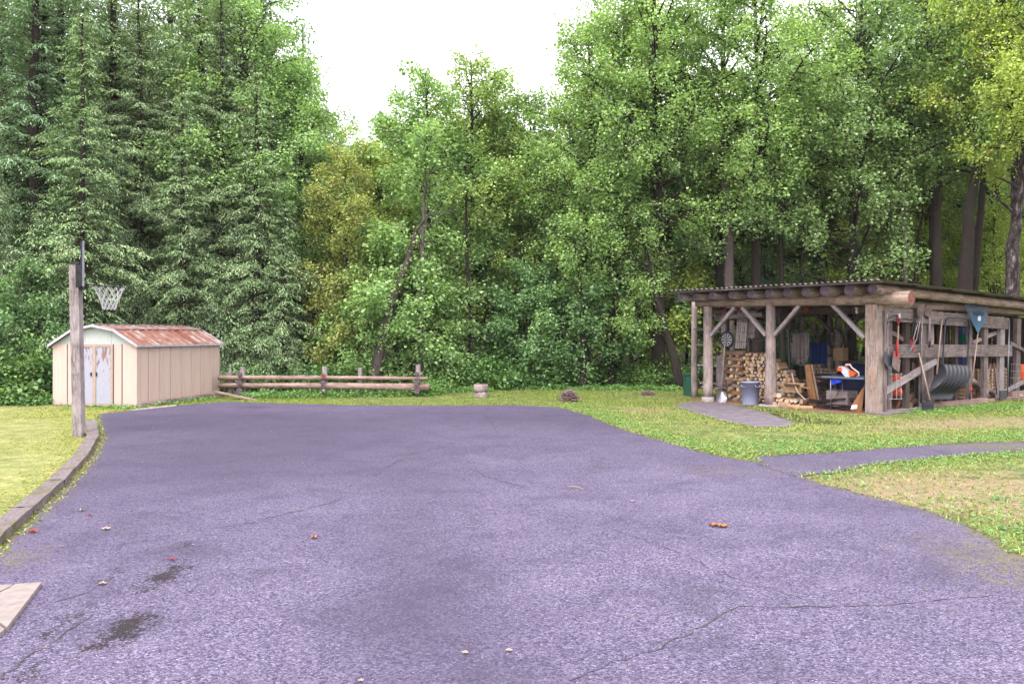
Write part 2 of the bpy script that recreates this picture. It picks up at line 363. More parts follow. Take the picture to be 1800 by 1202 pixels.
SHEDPOLY = [S(-.7, 5.4), S(-.6, -.1), S(9, -.1), S(9, 5.6)]
PATH = [gd(x, y) for x, y in [(1316, 803), (1440, 797), (1560, 788), (1680, 779), (1760, 777), (1860, 775), (1980, 780), (1980, 792), (1860, 790), (1790, 795), (1640, 807), (1540, 818), (1470, 832), (1400, 838), (1340, 822)]]
PAD = [gd(x, y) for x, y in [(1180, 712), (1212, 707), (1262, 709), (1300, 714), (1350, 727), (1402, 745), (1385, 752), (1330, 752), (1270, 741), (1215, 725)]]
def ground_mesh():
    def ax(lo, mid0, mid1, hi, st):
        a = list(np.arange(mid0, mid1, st)); g = st; x = mid1
        while x < hi: a.append(x); g *= 1.35; x += g
        g = st; x = mid0 - st
        while x > lo: a.insert(0, x); g *= 1.35; x -= g
        return np.array(a)
    xs = ax(-400, -17, 19, 400, .28); ys = ax(-400, 2, 34, 600, .28)
    X, Y = np.meshgrid(xs, ys); nx, ny = len(xs), len(ys); X = X.ravel(); Y = Y.ravel(); r = np.random.RandomState(3)
    d = sdf_poly([(p.x, p.y) for p in DRIVE], X, Y); p_ = sdf_poly([(p.x, p.y) for p in PATH], X, Y); pd = sdf_poly([(p.x, p.y) for p in PAD], X, Y)
    dm = np.minimum(np.minimum(-d, -p_), -pd)
    Zz = (np.sin(X * .9 + 1) * np.sin(Y * .7) * .5 + .5) * .03 * np.clip(dm / 1.0, 0, 1)
    far = np.clip((np.hypot(X, Y - 8) - 26) / 12, 0, 1); Zz += far * np.sin(X * .21 + 2) * np.cos(Y * .17) * .25
    me = bpy.data.meshes.new('ground'); nv = nx * ny
    idx = np.arange(nv).reshape(ny, nx); f = np.stack([idx[:-1, :-1], idx[:-1, 1:], idx[1:, 1:], idx[1:, :-1]], -1).reshape(-1, 4)
    me.vertices.add(nv); me.vertices.foreach_set('co', np.stack([X, Y, Zz], 1).ravel()); me.loops.add(f.size); me.loops.foreach_set('vertex_index', f.ravel())
    me.polygons.add(len(f)); me.polygons.foreach_set('loop_start', np.arange(0, f.size, 4)); me.update(); me.validate()
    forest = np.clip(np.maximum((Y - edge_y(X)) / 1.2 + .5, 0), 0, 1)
    shed = np.clip(sdf_poly([(p.x, p.y) for p in SHEDPOLY], X, Y) / .3 + .5, 0, 1)
    dry = 1.1 * blob(X, Y, gd(1640, 860), 2.3, 1.4, .2) + 1.1 * blob(X, Y, gd(1700, 745), 3.6, 1.0, .4) + .8 * blob(X, Y, gd(1130, 722), 1.0, 1.2) + .7 * blob(X, Y, gd(1780, 905), .6, .6) + .5 * blob(X, Y, gd(1180, 738), .8, .8)
    left = np.clip((-X - 4.5) / 1.0, 0, 1) * np.clip((24 - Y) / 2, 0, 1)
    for nme, a in (('forest', forest), ('shedfloor', shed), ('dry', dry), ('left', left)):
        at_ = me.attributes.new(nme, 'FLOAT', 'POINT'); at_.data.foreach_set('value', a.astype(np.float32))
    return me
def edge_y(X): return np.interp(X, [-40, -14, -12.3, -8.5, -3, 1, 5, 12, 40], [21, 22.3, 23.5, 26.3, 26.0, 28.2, 27.6, 28, 28])
t = NT('lawn_and_forest_floor'); wv = t.world()
n1 = t.noise(wv, 2.2, 5, 0.65); n2 = t.noise(wv, 26, 3, 0.7); n0 = t.noise(wv, 0.6, 3)
green = t.mix(t.ramp(n1, [(0.35, 0.0), (0.65, 1.0)]), (0.10, 0.15, 0.045), (0.36, 0.42, 0.12))
yel = t.mix(t.ramp(n1, [(0.35, 0.0), (0.65, 1.0)]), (0.26, 0.32, 0.08), (0.56, 0.55, 0.20))
c = t.mix(t.math('MULTIPLY', t.attr('left'), 0.9), green, yel)
c = t.mix(t.ramp(n2, [(0.35, 0.65), (0.6, 0.0)]), c, (0.16, 0.12, 0.06))
dry = t.math('ADD', t.attr('dry'), t.math('MULTIPLY', t.math('SUBTRACT', n1, 0.5), 1.6)); dry = t.math('ADD', dry, t.math('MULTIPLY', t.math('SUBTRACT', t.noise(wv, 18, 4, 0.8), 0.5), 2.4)); dry = t.ramp(dry, [(0.35, 0.0), (0.75, 0.9)])
dc = t.mix(t.ramp(n2, [(0.35, 0.0), (0.65, 1.0)]), (0.24, 0.15, 0.09), (0.50, 0.39, 0.24)); c = t.mix(dry, c, dc)
chips = t.mix(t.ramp(t.noise(wv, 34, 4, 0.8), [(0.35, 0.0), (0.65, 1.0)]), (0.14, 0.06, 0.045), (0.46, 0.24, 0.18)); c = t.mix(t.attr('shedfloor'), c, chips)
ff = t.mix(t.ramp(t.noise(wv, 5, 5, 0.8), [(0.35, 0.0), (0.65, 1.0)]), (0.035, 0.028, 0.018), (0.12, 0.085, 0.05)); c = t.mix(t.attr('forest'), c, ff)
t.bump(t.math('ADD', n2, n1), 0.8, 0.03); GM = t.fin(c, 0.95)
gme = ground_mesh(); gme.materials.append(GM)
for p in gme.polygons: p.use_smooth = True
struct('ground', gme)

def asphalt(name, light=1.0):
    t = NT(name); wv = t.world()
    g = t.voro(wv, 80, 'F1', 'Color'); sp = t.n('SeparateColor'); t.l(g, sp.inputs[0]); gv = sp.outputs[0]
    g2 = t.noise(wv, 190, 2, 0.7); n1 = t.noise(wv, 0.35, 4, 0.6); n2 = t.noise(wv, 3.5, 4, 0.6)
    n4 = t.noise(wv, 1.3, 6, 0.75, 0.5); edge = t.voro(wv, 80, 'DISTANCE_TO_EDGE'); base = t.ramp(t.math('ADD', t.math('MULTIPLY', gv, 0.75), t.math('MULTIPLY', g2, 0.25)),
            [(0.10, (0.055, 0.042, 0.080)), (0.45, (0.205, 0.168, 0.275)), (0.8, (0.35, 0.30, 0.44)), (0.97, (0.74, 0.66, 0.80))])
    c = t.mix(t.ramp(n1, [(0.35, 0.0), (0.65, 0.42)]), base, (0.10, 0.078, 0.15)); c = t.mix(t.ramp(n2, [(0.45, 0.0), (0.8, 0.3)]), c, (0.22, 0.18, 0.26))
    c = t.mix(t.ramp(edge, [(0.0, 0.8), (0.10, 0.0)]), c, (0.05, 0.043, 0.065))
    c = t.mix(t.ramp(n4, [(0.36, 0.45), (0.50, 0.0)]), c, (0.085, 0.07, 0.11)); c = t.mix(t.ramp(n4, [(0.54, 0.0), (0.70, 0.28)]), c, (0.30, 0.26, 0.33))
    dn = t.math('ADD', t.attr('damp'), t.math('MULTIPLY', t.math('SUBTRACT', t.noise(t.world((1.6, .8, 1)), 6, 6, 0.85), 0.52), 3.4)); dn = t.math('ADD', dn, t.math('MULTIPLY', t.math('SUBTRACT', 0.5, t.noise(wv, 60, 2, 0.6)), 2.2)); dn = t.ramp(dn, [(0.40, 0.0), (0.62, 0.9)])
    dn = t.math('MULTIPLY', dn, t.ramp(t.attr('damp'), [(0.04, 0.0), (0.22, 1.0)])); c = t.mix(dn, c, (0.022, 0.012, 0.012))
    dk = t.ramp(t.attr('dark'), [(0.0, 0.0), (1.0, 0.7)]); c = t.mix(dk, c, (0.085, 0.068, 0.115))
    mo = t.math('ADD', t.math('MULTIPLY', t.attr('moss'), 1.0), t.math('MULTIPLY', t.math('SUBTRACT', t.noise(wv, 7, 5, 0.8), 0.5), 1.5)); mo = t.math('ADD', mo, t.math('MULTIPLY', t.math('SUBTRACT', t.noise(wv, 45, 3, 0.7), 0.5), 2.6)); mo = t.ramp(mo, [(0.55, 0.0), (0.95, 0.75)])
    c = t.mix(mo, c, (0.24, 0.22, 0.07))
    t.bump(t.math('ADD', t.math('MULTIPLY', edge, 2.0), gv), 0.55, 0.008)
    return t.fin(c, t.ramp(dn, [(0.0, 0.95), (1.0, 0.5)]), 0, 0.12)
ASPH = asphalt('asphalt')
def damp(X, Y):
    return (1.0 * blob(X, Y, gd(306, 990), .085, .60, .19) + 0.95 * blob(X, Y, gd(215, 1115), .085, .60, .19) + .7 * blob(X, Y, gd(262, 1050), .06, .6, .19) +
            .65 * blob(X, Y, gd(60, 1160), .08, .40, .18) + .6 * blob(X, Y, gd(120, 1085), .07, .42, .18) + .45 * blob(X, Y, gd(190, 1015), .06, .5, .18) + .6 * blob(X, Y, gd(450, 716), .5, .5) + 0 * X)
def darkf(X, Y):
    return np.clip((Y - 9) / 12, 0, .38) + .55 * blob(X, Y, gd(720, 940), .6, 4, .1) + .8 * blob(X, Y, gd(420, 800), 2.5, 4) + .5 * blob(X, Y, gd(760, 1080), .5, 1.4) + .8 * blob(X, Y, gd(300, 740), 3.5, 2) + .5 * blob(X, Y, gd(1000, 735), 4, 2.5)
DP2 = [(p.x, p.y) for p in DRIVE]
def mossf(X, Y):
    d = sdf_poly(DP2, X, Y); return np.exp(-np.maximum(d, 0) / .07) * .6 + .6 * blob(X, Y, gd(1760, 1000), .6, 1.3) + .5 * blob(X, Y, gd(1240, 828), .8, .6) + .5 * blob(X, Y, gd(40, 985), .3, .5) + .3 * np.exp(-np.maximum(d, 0) / .6)
zero = lambda X, Y: X * 0
drive = sheet('driveway', DRIVE, 0.006, ASPH, 0.22, {'damp': damp, 'dark': darkf, 'moss': mossf}, step=0.10, jit=0.035)
sheet('gravel_path', PATH, 0.010, ASPH, 0.25, {'damp': zero, 'dark': lambda X, Y: X * 0 + .35, 'moss': lambda X, Y: .35 + .5 * blob(X, Y, gd(1760, 785), 1.4, .5)}, seed=4, jit=0.04)
t = NT('worn_rubber_mat'); wv = t.world((1, 3, 1)); f = t.noise(wv, 3.5, 6, 0.75, 0.8)
c = t.ramp(f, [(0.35, (0.11, 0.09, 0.12)), (0.5, (0.21, 0.175, 0.20)), (0.65, (0.36, 0.30, 0.34))]); t.bump(f, 0.5, 0.03)
sheet('worn_pad', PAD, 0.016, t.fin(c, 0.8), 0.3, None, seed=5, jit=0.03)
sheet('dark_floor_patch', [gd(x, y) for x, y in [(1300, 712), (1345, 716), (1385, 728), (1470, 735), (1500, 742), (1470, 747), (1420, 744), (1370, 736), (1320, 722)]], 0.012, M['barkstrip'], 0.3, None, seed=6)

# cracks in the asphalt
CRK = plain('dark_crack_fill', (0.10, 0.085, 0.09), 0.95, var=0.5, scale=15)
for ci, pl in enumerate([[(1000, 1198), (1080, 1165), (1160, 1140), (1225, 1108), (1300, 1068), (1435, 1068), (1550, 1065), (1640, 1058), (1760, 1048)],
        [(1075, 930), (1130, 950), (1200, 975), (1260, 1005), (1330, 1030), (1400, 1050), (1440, 1066)], [(430, 922), (520, 900), (610, 876)],
        [(820, 822), (860, 840), (920, 856)], [(845, 722), (865, 745), (878, 770)], [(0, 1195), (60, 1150), (110, 1120), (165, 1080)], [(100, 1060), (160, 1040), (200, 1015)],
        [(650, 840), (720, 800), (800, 780)], [(950, 725), (1010, 748), (1060, 770)], [(210, 960), (330, 935), (430, 922)]]):
    pts = densify([gd(x, y, 0) for x, y in pl], 0.07, 0.022, 50 + ci, ring=False); rr = random.Random(ci); mb = MB(); L_, R_ = [], []
    for i, p in enumerate(pts):
        d = (pts[min(i + 1, len(pts) - 1)] - pts[max(i - 1, 0)]).normalized(); n_ = Vector((-d.y, d.x, 0)); ww = rr.uniform(.0002, .0055) * (1.25 if p.y < 8 else 2.0)
        L_.append(p + n_ * ww + Z * .0095); R_.append(p - n_ * ww + Z * .0095)
    vs = L_ + R_; n = len(pts); mb.add(vs, [(i, i + 1, i + 1 + n, i + n) for i in range(n - 1)])
    part(drive, 'crack', mb, CRK)

# kerb timbers along the left lawn
kerb = struct('kerb', None)
kp = [gd(x, y) for x, y in [(-60, 1010), (0, 962), (60, 905), (115, 855), (156, 808), (175, 772), (170, 745)]]
kp = [Vector((-5.35, 4.6, 0))] + kp
for i in range(len(kp) - 1):
    a, b = kp[i], kp[i + 1]; d = (b - a).normalized(); n_ = Vector((-d.y, d.x, 0)); a2 = a + d * .008 + n_ * .1; b2 = b - d * .008 + n_ * .1
    mb = MB(); L = (b2 - a2).length; m = max(2, int(L / .25)); rr = random.Random(i)
    mb.grid(lambda s_, q: a2.lerp(b2, s_) + n_ * (-.09 + .18 * min(max((q * 5 - 1) / 3, 0), 1)) + n_ * rr.uniform(-.006, .006) + Z * ((.0 if q in (0, 1) else .088) + rr.uniform(-.006, .006)), m, 5, smooth=False)
    part(kerb, 'kerb_block', mb, M['kerbm'] if 'kerbm' in M else M.setdefault('kerbm', (lambda t: (t.bump(t.noise(t.world(), 20, 5, .8), .8, .02), t.fin(t.mix(t.ramp(t.noise(t.world(), 3, 4), [(.5, 0.), (.65, .7)]), t.ramp(t.noise(t.world(), 22, 5, .75), [(.3, (.12, .09, .10)), (.7, (.40, .33, .33))]), (.16, .15, .05)), .95))[1])(NT('mossy_kerb_stone'))))
# paving slabs bottom left
pv = struct('paving', None)
for q in [[(73, 1031), (28, 1034), (-40, 1072), (12, 1112)], [(24, 1035), (-40, 1037), (-90, 1062), (-44, 1070)], [(8, 1115), (-44, 1075), (-120, 1120), (-80, 1190)]]:
    mb = MB(); ps = [gd(x, y) for x, y in q]; vs = [p + Z * .035 for p in ps] + [p - Z * .02 for p in ps]
    mb.add(vs, [(0, 1, 2, 3)] + [(i, i + 4, (i + 1) % 4 + 4, (i + 1) % 4) for i in range(4)])
    part(pv, 'paving_slab', mb, M.setdefault('slab', plain('pale_paving', (.36, .30, .275), .9, var=.18, scale=12)))

# ------------------------------------------------------------------ leaf mesh machinery
def quad_mesh(name, V4, mats, mi=None, attrs=None, smooth=False):
    n = len(V4); me = bpy.data.meshes.new(name); me.vertices.add(n * 4); me.vertices.foreach_set('co', V4.astype(np.float32).ravel())
    me.loops.add(n * 4); me.loops.foreach_set('vertex_index', np.arange(n * 4, dtype=np.int32)); me.polygons.add(n); me.polygons.foreach_set('loop_start', np.arange(0, n * 4, 4, dtype=np.int32))
    for m in mats: me.materials.append(m)
    if mi is not None: me.polygons.foreach_set('material_index', mi.astype(np.int32))
    me.update(); return me
def norm(a): return a / (np.linalg.norm(a, axis=-1, keepdims=True) + 1e-9)
def leaves(C, D, Nn, L, W, droop=0.15):
    """C base centres, D tip direction, Nn normal, L length, W half width -> quads"""
    D = norm(D); Sd = norm(np.cross(D, Nn)); N2 = np.cross(Sd, D); L = L[:, None]; W = W[:, None]
    return np.stack([C, C + D * L * .45 + Sd * W + N2 * W * .25, C + D * L - N2 * L * droop, C + D * L * .5 - Sd * W + N2 * W * .25], 1)

def leafmat(name, c0, c1, tint2=None, t2=0.0, trans=0.35, clump=1.1):
    t = NT(name); t.t.nodes.remove(t.p); g = t.n('NewGeometry'); oi = t.n('ObjectInfo')
    ob = t.coord('Object'); cl = t.noise(ob, clump, 3, 0.6)
    f = t.math('ADD', t.math('MULTIPLY', g.outputs['Random Per Island'], 0.55), t.math('MULTIPLY', cl, 0.55))
    c = t.ramp(f, [(0.28, c0), (0.75, c1)])
    if tint2:
        k = t.math('ADD', t.math('MULTIPLY', t.noise(ob, clump * .8, 2), 0.75), t.math('MULTIPLY', t.math('FRACT', t.math('MULTIPLY', g.outputs['Random Per Island'], 13.7)), 0.35))
        c = t.mix(t.ramp(k, [(t2, 0.0), (t2 + .08, 1.0)]), c, tint2)
    c = t.mix(1.0, c, oi.outputs['Color'], 'MULTIPLY')
    d = t.n('BsdfDiffuse'); tr = t.n('BsdfTranslucent'); gl = t.n('BsdfGlossy'); gl.inputs['Roughness'].default_value = 0.45
    t.l(c, d.inputs[0]); c2 = t.mix(1.0, c, (1.0, 1.15, 0.45), 'MULTIPLY'); t.l(c2, tr.inputs[0]); t.l(t.mix(0.5, (.8, .8, .9), (.8, .8, .9)), gl.inputs[0])
    m1 = t.n('MixShader'); m1.inputs[0].default_value = trans; t.l(d.outputs[0], m1.inputs[1]); t.l(tr.outputs[0], m1.inputs[2])
    m2 = t.n('MixShader'); m2.inputs[0].default_value = 0.022; t.l(m1.outputs[0], m2.inputs[1]); t.l(gl.outputs[0], m2.inputs[2]); t.l(m2.outputs[0], t.out.inputs[0])
    return t.m
LM = {'maple': leafmat('maple_leaves', (0.095, 0.165, 0.065), (0.30, 0.41, 0.17), (0.42, 0.26, 0.06), 0.80, 0.42),
      'hem': leafmat('hemlock_needles', (0.085, 0.12, 0.065), (0.27, 0.36, 0.19), (0.24, 0.17, 0.10), 0.74, 0.2, 2.2),
      'shrub': leafmat('shrub_leaves', (0.065, 0.125, 0.045), (0.20, 0.31, 0.10), None, 0, 0.3, 2.0),
      'grass': leafmat('grass_blades', (0.16, 0.24, 0.05), (0.40, 0.44, 0.13), (0.40, 0.30, 0.14), 0.66, 0.35, 0.9),
      'clover': leafmat('clover_leaves', (0.07, 0.17, 0.05), (0.20, 0.33, 0.11), None, 0, 0.35, 1.2)}

# ------------------------------------------------------------------ haze
hm = MB(); hm.box((0, 300, 12.5), ((1, 0, 0), (0, 1, 0), (0, 0, 1)), (900, 1100, 14.0))
t = NT('damp_air'); t.t.nodes.remove(t.p); pv_ = t.n('VolumePrincipled'); pv_.inputs['Density'].default_value = HAZE; pv_.inputs['Color'].default_value = (.96, .97, 1, 1); t.l(pv_.outputs[0], t.out.inputs['Volume'])
hz = bpy.data.objects.new('haze', hm.mesh('haze', t.m)); COL.objects.link(hz); tag(hz, 'thin damp haze filling the yard and woods', 'haze', kind='stuff')
# ------------------------------------------------------------------ trees
def branch_pts(p0, az, el0, L, n, droop, rr, wig=0.06):
    pts = [Vector(p0)]; el = el0
    for i in range(n):
        az += rr.uniform(-.16, .16); el += (-droop / n) + rr.uniform(-wig, wig)
        pts.append(pts[-1] + Vector((math.cos(az) * math.cos(el), math.sin(az) * math.cos(el), math.sin(el))) * (L / n))
    return pts
def maple(seed, H, tr, cb, cr, nsp=420, per=55, ls=0.105, lean=(0, 0), top=0.55, flat=0.16, updir=0.45):
    rr = random.Random(seed); r = np.random.RandomState(seed); mb = MB(); sp = []
    n = 12; tp = []; x = y = 0
    for i in range(n + 1):
        q = i / n; x += rr.uniform(-.09, .09) * (i > 0); y += rr.uniform(-.09, .09) * (i > 0); tp.append(Vector((x + lean[0] * q * H, y + lean[1] * q * H, q * H * .93 - (.15 if i == 0 else 0))))
    mb.tube(tp, [tr * (1.3 if i == 0 else 1) * (1 - .88 * (i / n) ** .9) + .012 for i in range(n + 1)], 9, jit=.08, seed=seed)
    nl = max(10, int((H - cb) * 3.8)); az = rr.uniform(0, 6)
    for k in range(nl):
        q = (k + rr.random() * .8) / nl; z = cb + (H * .93 - cb) * q; az += 2.4 + rr.uniform(-.4, .4)
        i = min(n - 1, int(z / (H * .93) * n)); fz = z / (H * .93) * n - i; base = tp[i].lerp(tp[i + 1], min(1, max(0, fz)))
        prof = (1 - q) ** .55 * (0.62 + .5 * min(1, q * 3)) + .10; L = cr * prof * rr.uniform(.75, 1.2)
        bp = branch_pts(base, az, rr.uniform(.25, .75) + q * .5, L, 6, rr.uniform(.0, .6), rr); rb = tr * .30 * (1 - q * .6)
        mb.tube(bp, [rb * (1 - .85 * j / 6) + .006 for j in range(7)], 5, jit=.05, seed=k)
        ns = max(4, int(L * 4.2))
        for j in range(ns):
            tt = .25 + .75 * (j + rr.random()) / ns; a = min(5, int(tt * 6)); b0 = bp[a].lerp(bp[a + 1], tt * 6 - a if tt < 1 else 1)
            d = (bp[a + 1] - bp[a]); az2 = math.atan2(d.y, d.x) + rr.choice((-1, 1)) * rr.uniform(.3, 1.2); l2 = L * .34 * (1.25 - tt * .6) * rr.uniform(.6, 1.2) + .15
            b2 = branch_pts(b0, az2, rr.uniform(-.35, .8), l2, 3, .3, rr)
            mb.tube(b2, [.012 + rb * .25, .009, .006, .003], 3, seed=j)
            sp.append((b2[3], b2[3] - b2[1])); sp.append((b2[2], b2[2] - b2[0]))
            if rr.random() < .5: sp.append((b2[1], b2[3] - b2[1]))
        sp.append((bp[6], bp[6] - bp[4]))
    for q in range(7): sp.append((tp[n] + Vector((rr.uniform(-.35, .35), rr.uniform(-.35, .35), rr.uniform(-.6, .25))), Vector((rr.uniform(-1, 1), rr.uniform(-1, 1), 1))))
    P = np.array([tuple(s_[0]) for s_ in sp]); D = np.array([tuple(s_[1]) for s_ in sp]); D = norm(D); m = len(P)
    cnt = int(nsp * per / m) + 1; P = np.repeat(P, cnt, 0); D = np.repeat(D, cnt, 0); N = len(P)
    rad = np.repeat(r.uniform(.14, .36, m), cnt)
    a = r.uniform(0, 2 * np.pi, N); q = np.sqrt(r.rand(N)) * rad; off = np.stack([np.cos(a) * q, np.sin(a) * q, r.normal(0, flat, N)], 1)
    off[:, 2] -= (q ** 2) * .5                                    # sprays droop at their rims
    C = P + off + D * .05
    dirs = norm(np.stack([np.cos(a), np.sin(a), r.uniform(-.9, .15, N)], 1) + D * .5 + r.normal(0, .35, (N, 3)))
    Nn = norm(np.stack([r.normal(0, .5, N), r.normal(0, .5, N), np.full(N, updir) + r.rand(N) * .5], 1))
    Ls = ls * r.uniform(.4, 1.2, N); V4 = leaves(C, dirs, Nn, Ls, Ls * r.uniform(.38, .52, N), .12)
    crown = quad_mesh('crown', V4, [LM['maple']])
    return mb.mesh('trunk', [M['bark']]), crown
def hemlock(seed, H, tr, lmax, z0=.5, dens=1.0, nb=None):
    rr = random.Random(seed); r = np.random.RandomState(seed); mb = MB(); Cs, Ds, Ns, Ls = [], [], [], []
    n = 10; tp = [Vector((rr.uniform(-.05, .05), rr.uniform(-.05, .05), H * i / n - (.1 if i == 0 else 0))) for i in range(n + 1)]
    mb.tube(tp, [tr * (1 - .93 * i / n) + .01 for i in range(n + 1)], 8, jit=.07, seed=seed)
    nb = nb or int(H * 19 * dens); az = 0
    for k in range(nb):
        q = (k + rr.random()) / nb; z = z0 + (H * .985 - z0) * q; az += 2.4 + rr.uniform(-.5, .5)
        L = lmax * ((1 - q ** 1.3) ** .9 * (.75 + .25 * math.sin(q * 23 + seed)) + .08) * rr.uniform(.6, 1.15)
        el = rr.uniform(-.1, .3) + q * .35; np_ = 8; bp = branch_pts((tp[min(9, int(z / H * n))].x, tp[min(9, int(z / H * n))].y, z), az, el, L, np_, .55 + .35 * (1 - q), rr, .04)
        rb = .022 * L / lmax + .006; mb.tube(bp[::2], [rb, rb * .7, rb * .45, rb * .25, .002], 3, seed=k)
        B = np.array([tuple(p) for p in bp]); nlat = max(4, int(L / .10))
        tt = (np.arange(nlat) + r.rand(nlat)) / nlat; tt = .12 + .88 * tt; idx = np.minimum((tt * np_).astype(int), np_ - 1); fr = (tt * np_ - idx)[:, None]
        base = B[idx] * (1 - fr) + B[idx + 1] * fr; fd = norm(B[idx + 1] - B[idx]); side = norm(np.cross(fd, [0, 0, 1.0]))
        sg = np.where(np.arange(nlat) % 2 == 0, 1, -1)[:, None]; ll = (.16 + .42 * L * .5 * np.sin(np.clip((1.08 - tt), 0, 1) * 2.2)) * r.uniform(.55, 1.15, nlat) * .8
        ld = norm(fd * r.uniform(.5, 1.0, (nlat, 1)) + side * sg + np.array([0, 0, -.18]) + r.normal(0, .12, (nlat, 3)))
        for j in range(nlat):
            ne = max(5, int(ll[j] / .034)); s_ = (np.arange(ne) + r.rand(ne) * .8) / ne; p = base[j] + ld[j] * (s_ * ll[j])[:, None]; p[:, 2] -= (s_ ** 2) * ll[j] * .45 + r.normal(0, .015, ne)
            sd = norm(np.cross(ld[j], [0, 0, 1.0])); sg2 = np.where(np.arange(ne) % 2 == 0, 1, -1)[:, None]
            dd = norm(ld[j] * r.uniform(.5, 1.0, (ne, 1)) + sd * sg2 * .75 + np.array([0, 0, -.28]) + r.normal(0, .2, (ne, 3)))
            Cs.append(p); Ds.append(dd); Ns.append(np.stack([r.normal(0, .4, ne), r.normal(0, .4, ne), np.ones(ne)], 1)); Ls.append(r.uniform(.08, .15, ne) * (1.15 - .35 * s_))
    C = np.concatenate(Cs); D = np.concatenate(Ds); Nn = norm(np.concatenate(Ns)); L = np.concatenate(Ls)
    V4 = leaves(C, D, Nn, L, L * r.uniform(.10, .15, len(L)), .2)
    return mb.mesh('trunk', [M['bark']]), quad_mesh('crown', V4, [LM['hem']])
def shrub(seed, H, W_, n, ls, mat='shrub'):
    rr = random.Random(seed); r = np.random.RandomState(seed); mb = MB(); P = []
    for k in range(16):
        b = branch_pts((rr.uniform(-.2, .2), rr.uniform(-.2, .2), 0), rr.uniform(0, 6.3), rr.uniform(.6, 1.35), H * rr.uniform(.6, 1.1), 5, rr.uniform(.3, .9), rr, .1)
        mb.tube(b, [.014, .012, .01, .008, .005, .002], 4, seed=k)
        for p in b[1:]:
            for _ in range(4): P.append(p + Vector((rr.uniform(-.3, .3) * W_, rr.uniform(-.3, .3) * W_, rr.uniform(-.25, .2))))
    P = np.array([tuple(p) for p in P]); P = np.repeat(P, n // len(P) + 1, 0); N = len(P); C = P + r.normal(0, 1, (N, 3)) * [.16, .16, .09]; C[:, 2] = np.abs(C[:, 2]) + .02
    a = r.uniform(0, 6.28, N); D = np.stack([np.cos(a), np.sin(a), r.uniform(-.7, .3, N)], 1); Nn = norm(np.stack([r.normal(0, .4, N), r.normal(0, .4, N), np.ones(N)], 1))
    L = ls * r.uniform(.6, 1.2, N); return mb.mesh('stem', [M['bark']]), quad_mesh('foliage', leaves(C, D, Nn, L, L * r.uniform(.28, .42, N), .2), [LM[mat]])

TALL = [maple(101, 15.0, .22, 3.2, 3.6, 560, 64), maple(102, 15.5, .26, 4.5, 3.9, 560, 64), maple(103, 14.0, .17, 2.6, 3.1, 520, 60), maple(104, 16.0, .24, 5.5, 4.2, 560, 64, updir=.5)]
HIGH = [maple(111, 16.0, .2, 7.6, 4.0, 520, 64), maple(112, 15.0, .18, 6.8, 3.6, 480, 64)]
MID = [maple(201, 9.5, .10, 1.4, 2.4, 380, 58), maple(202, 8.5, .09, 1.0, 2.2, 360, 58), maple(203, 11.0, .12, 2.2, 2.5, 420, 56, .11)]
LOW = [maple(301, 4.8, .05, .35, 1.8, 190, 56), maple(302, 3.8, .04, .25, 1.7, 160, 56)]
HEM = [hemlock(401, 14.5, .20, 3.3, dens=1.25), hemlock(402, 10.5, .14, 2.5, dens=1.2), hemlock(403, 7.0, .09, 1.9, dens=1.2)]
SHR = [shrub(501, 1.3, 1.6, 5200, .13), shrub(502, 1.0, 1.8, 4200, .10), shrub(503, 1.6, 1.3, 5200, .11)]
def plant(kind, proto, x, y, sc, rot, colr, label, cat, group=None, parts=('trunk', 'crown'), z=0, lean=None, barkm=None, bc=None):
    o = thing(kind, (x, y, z), label, cat, group); o.rotation_euler = (lean[0] if lean else 0, lean[1] if lean else 0, rot)
    if isinstance(sc, (int, float)): sc = (sc, sc, sc)
    o.scale = sc
    for nm, me in zip(parts, proto):
        c = bpy.data.objects.new(nm, me); COL.objects.link(c); c.parent = o; c.color = (*colr, 1) if nm in ('crown', 'foliage') else (1, 1, 1, 1)
    return o
G0 = (1.0, 1.0, 1.0); GB = (1.12, 1.14, .95); GD = (.72, .85, .85); GY = (1.42, 1.2, .66); GO = (1.38, 1.03, .8); GBL = (.9, 1.0, .95); GL = (1.15, 1.2, 1.1)
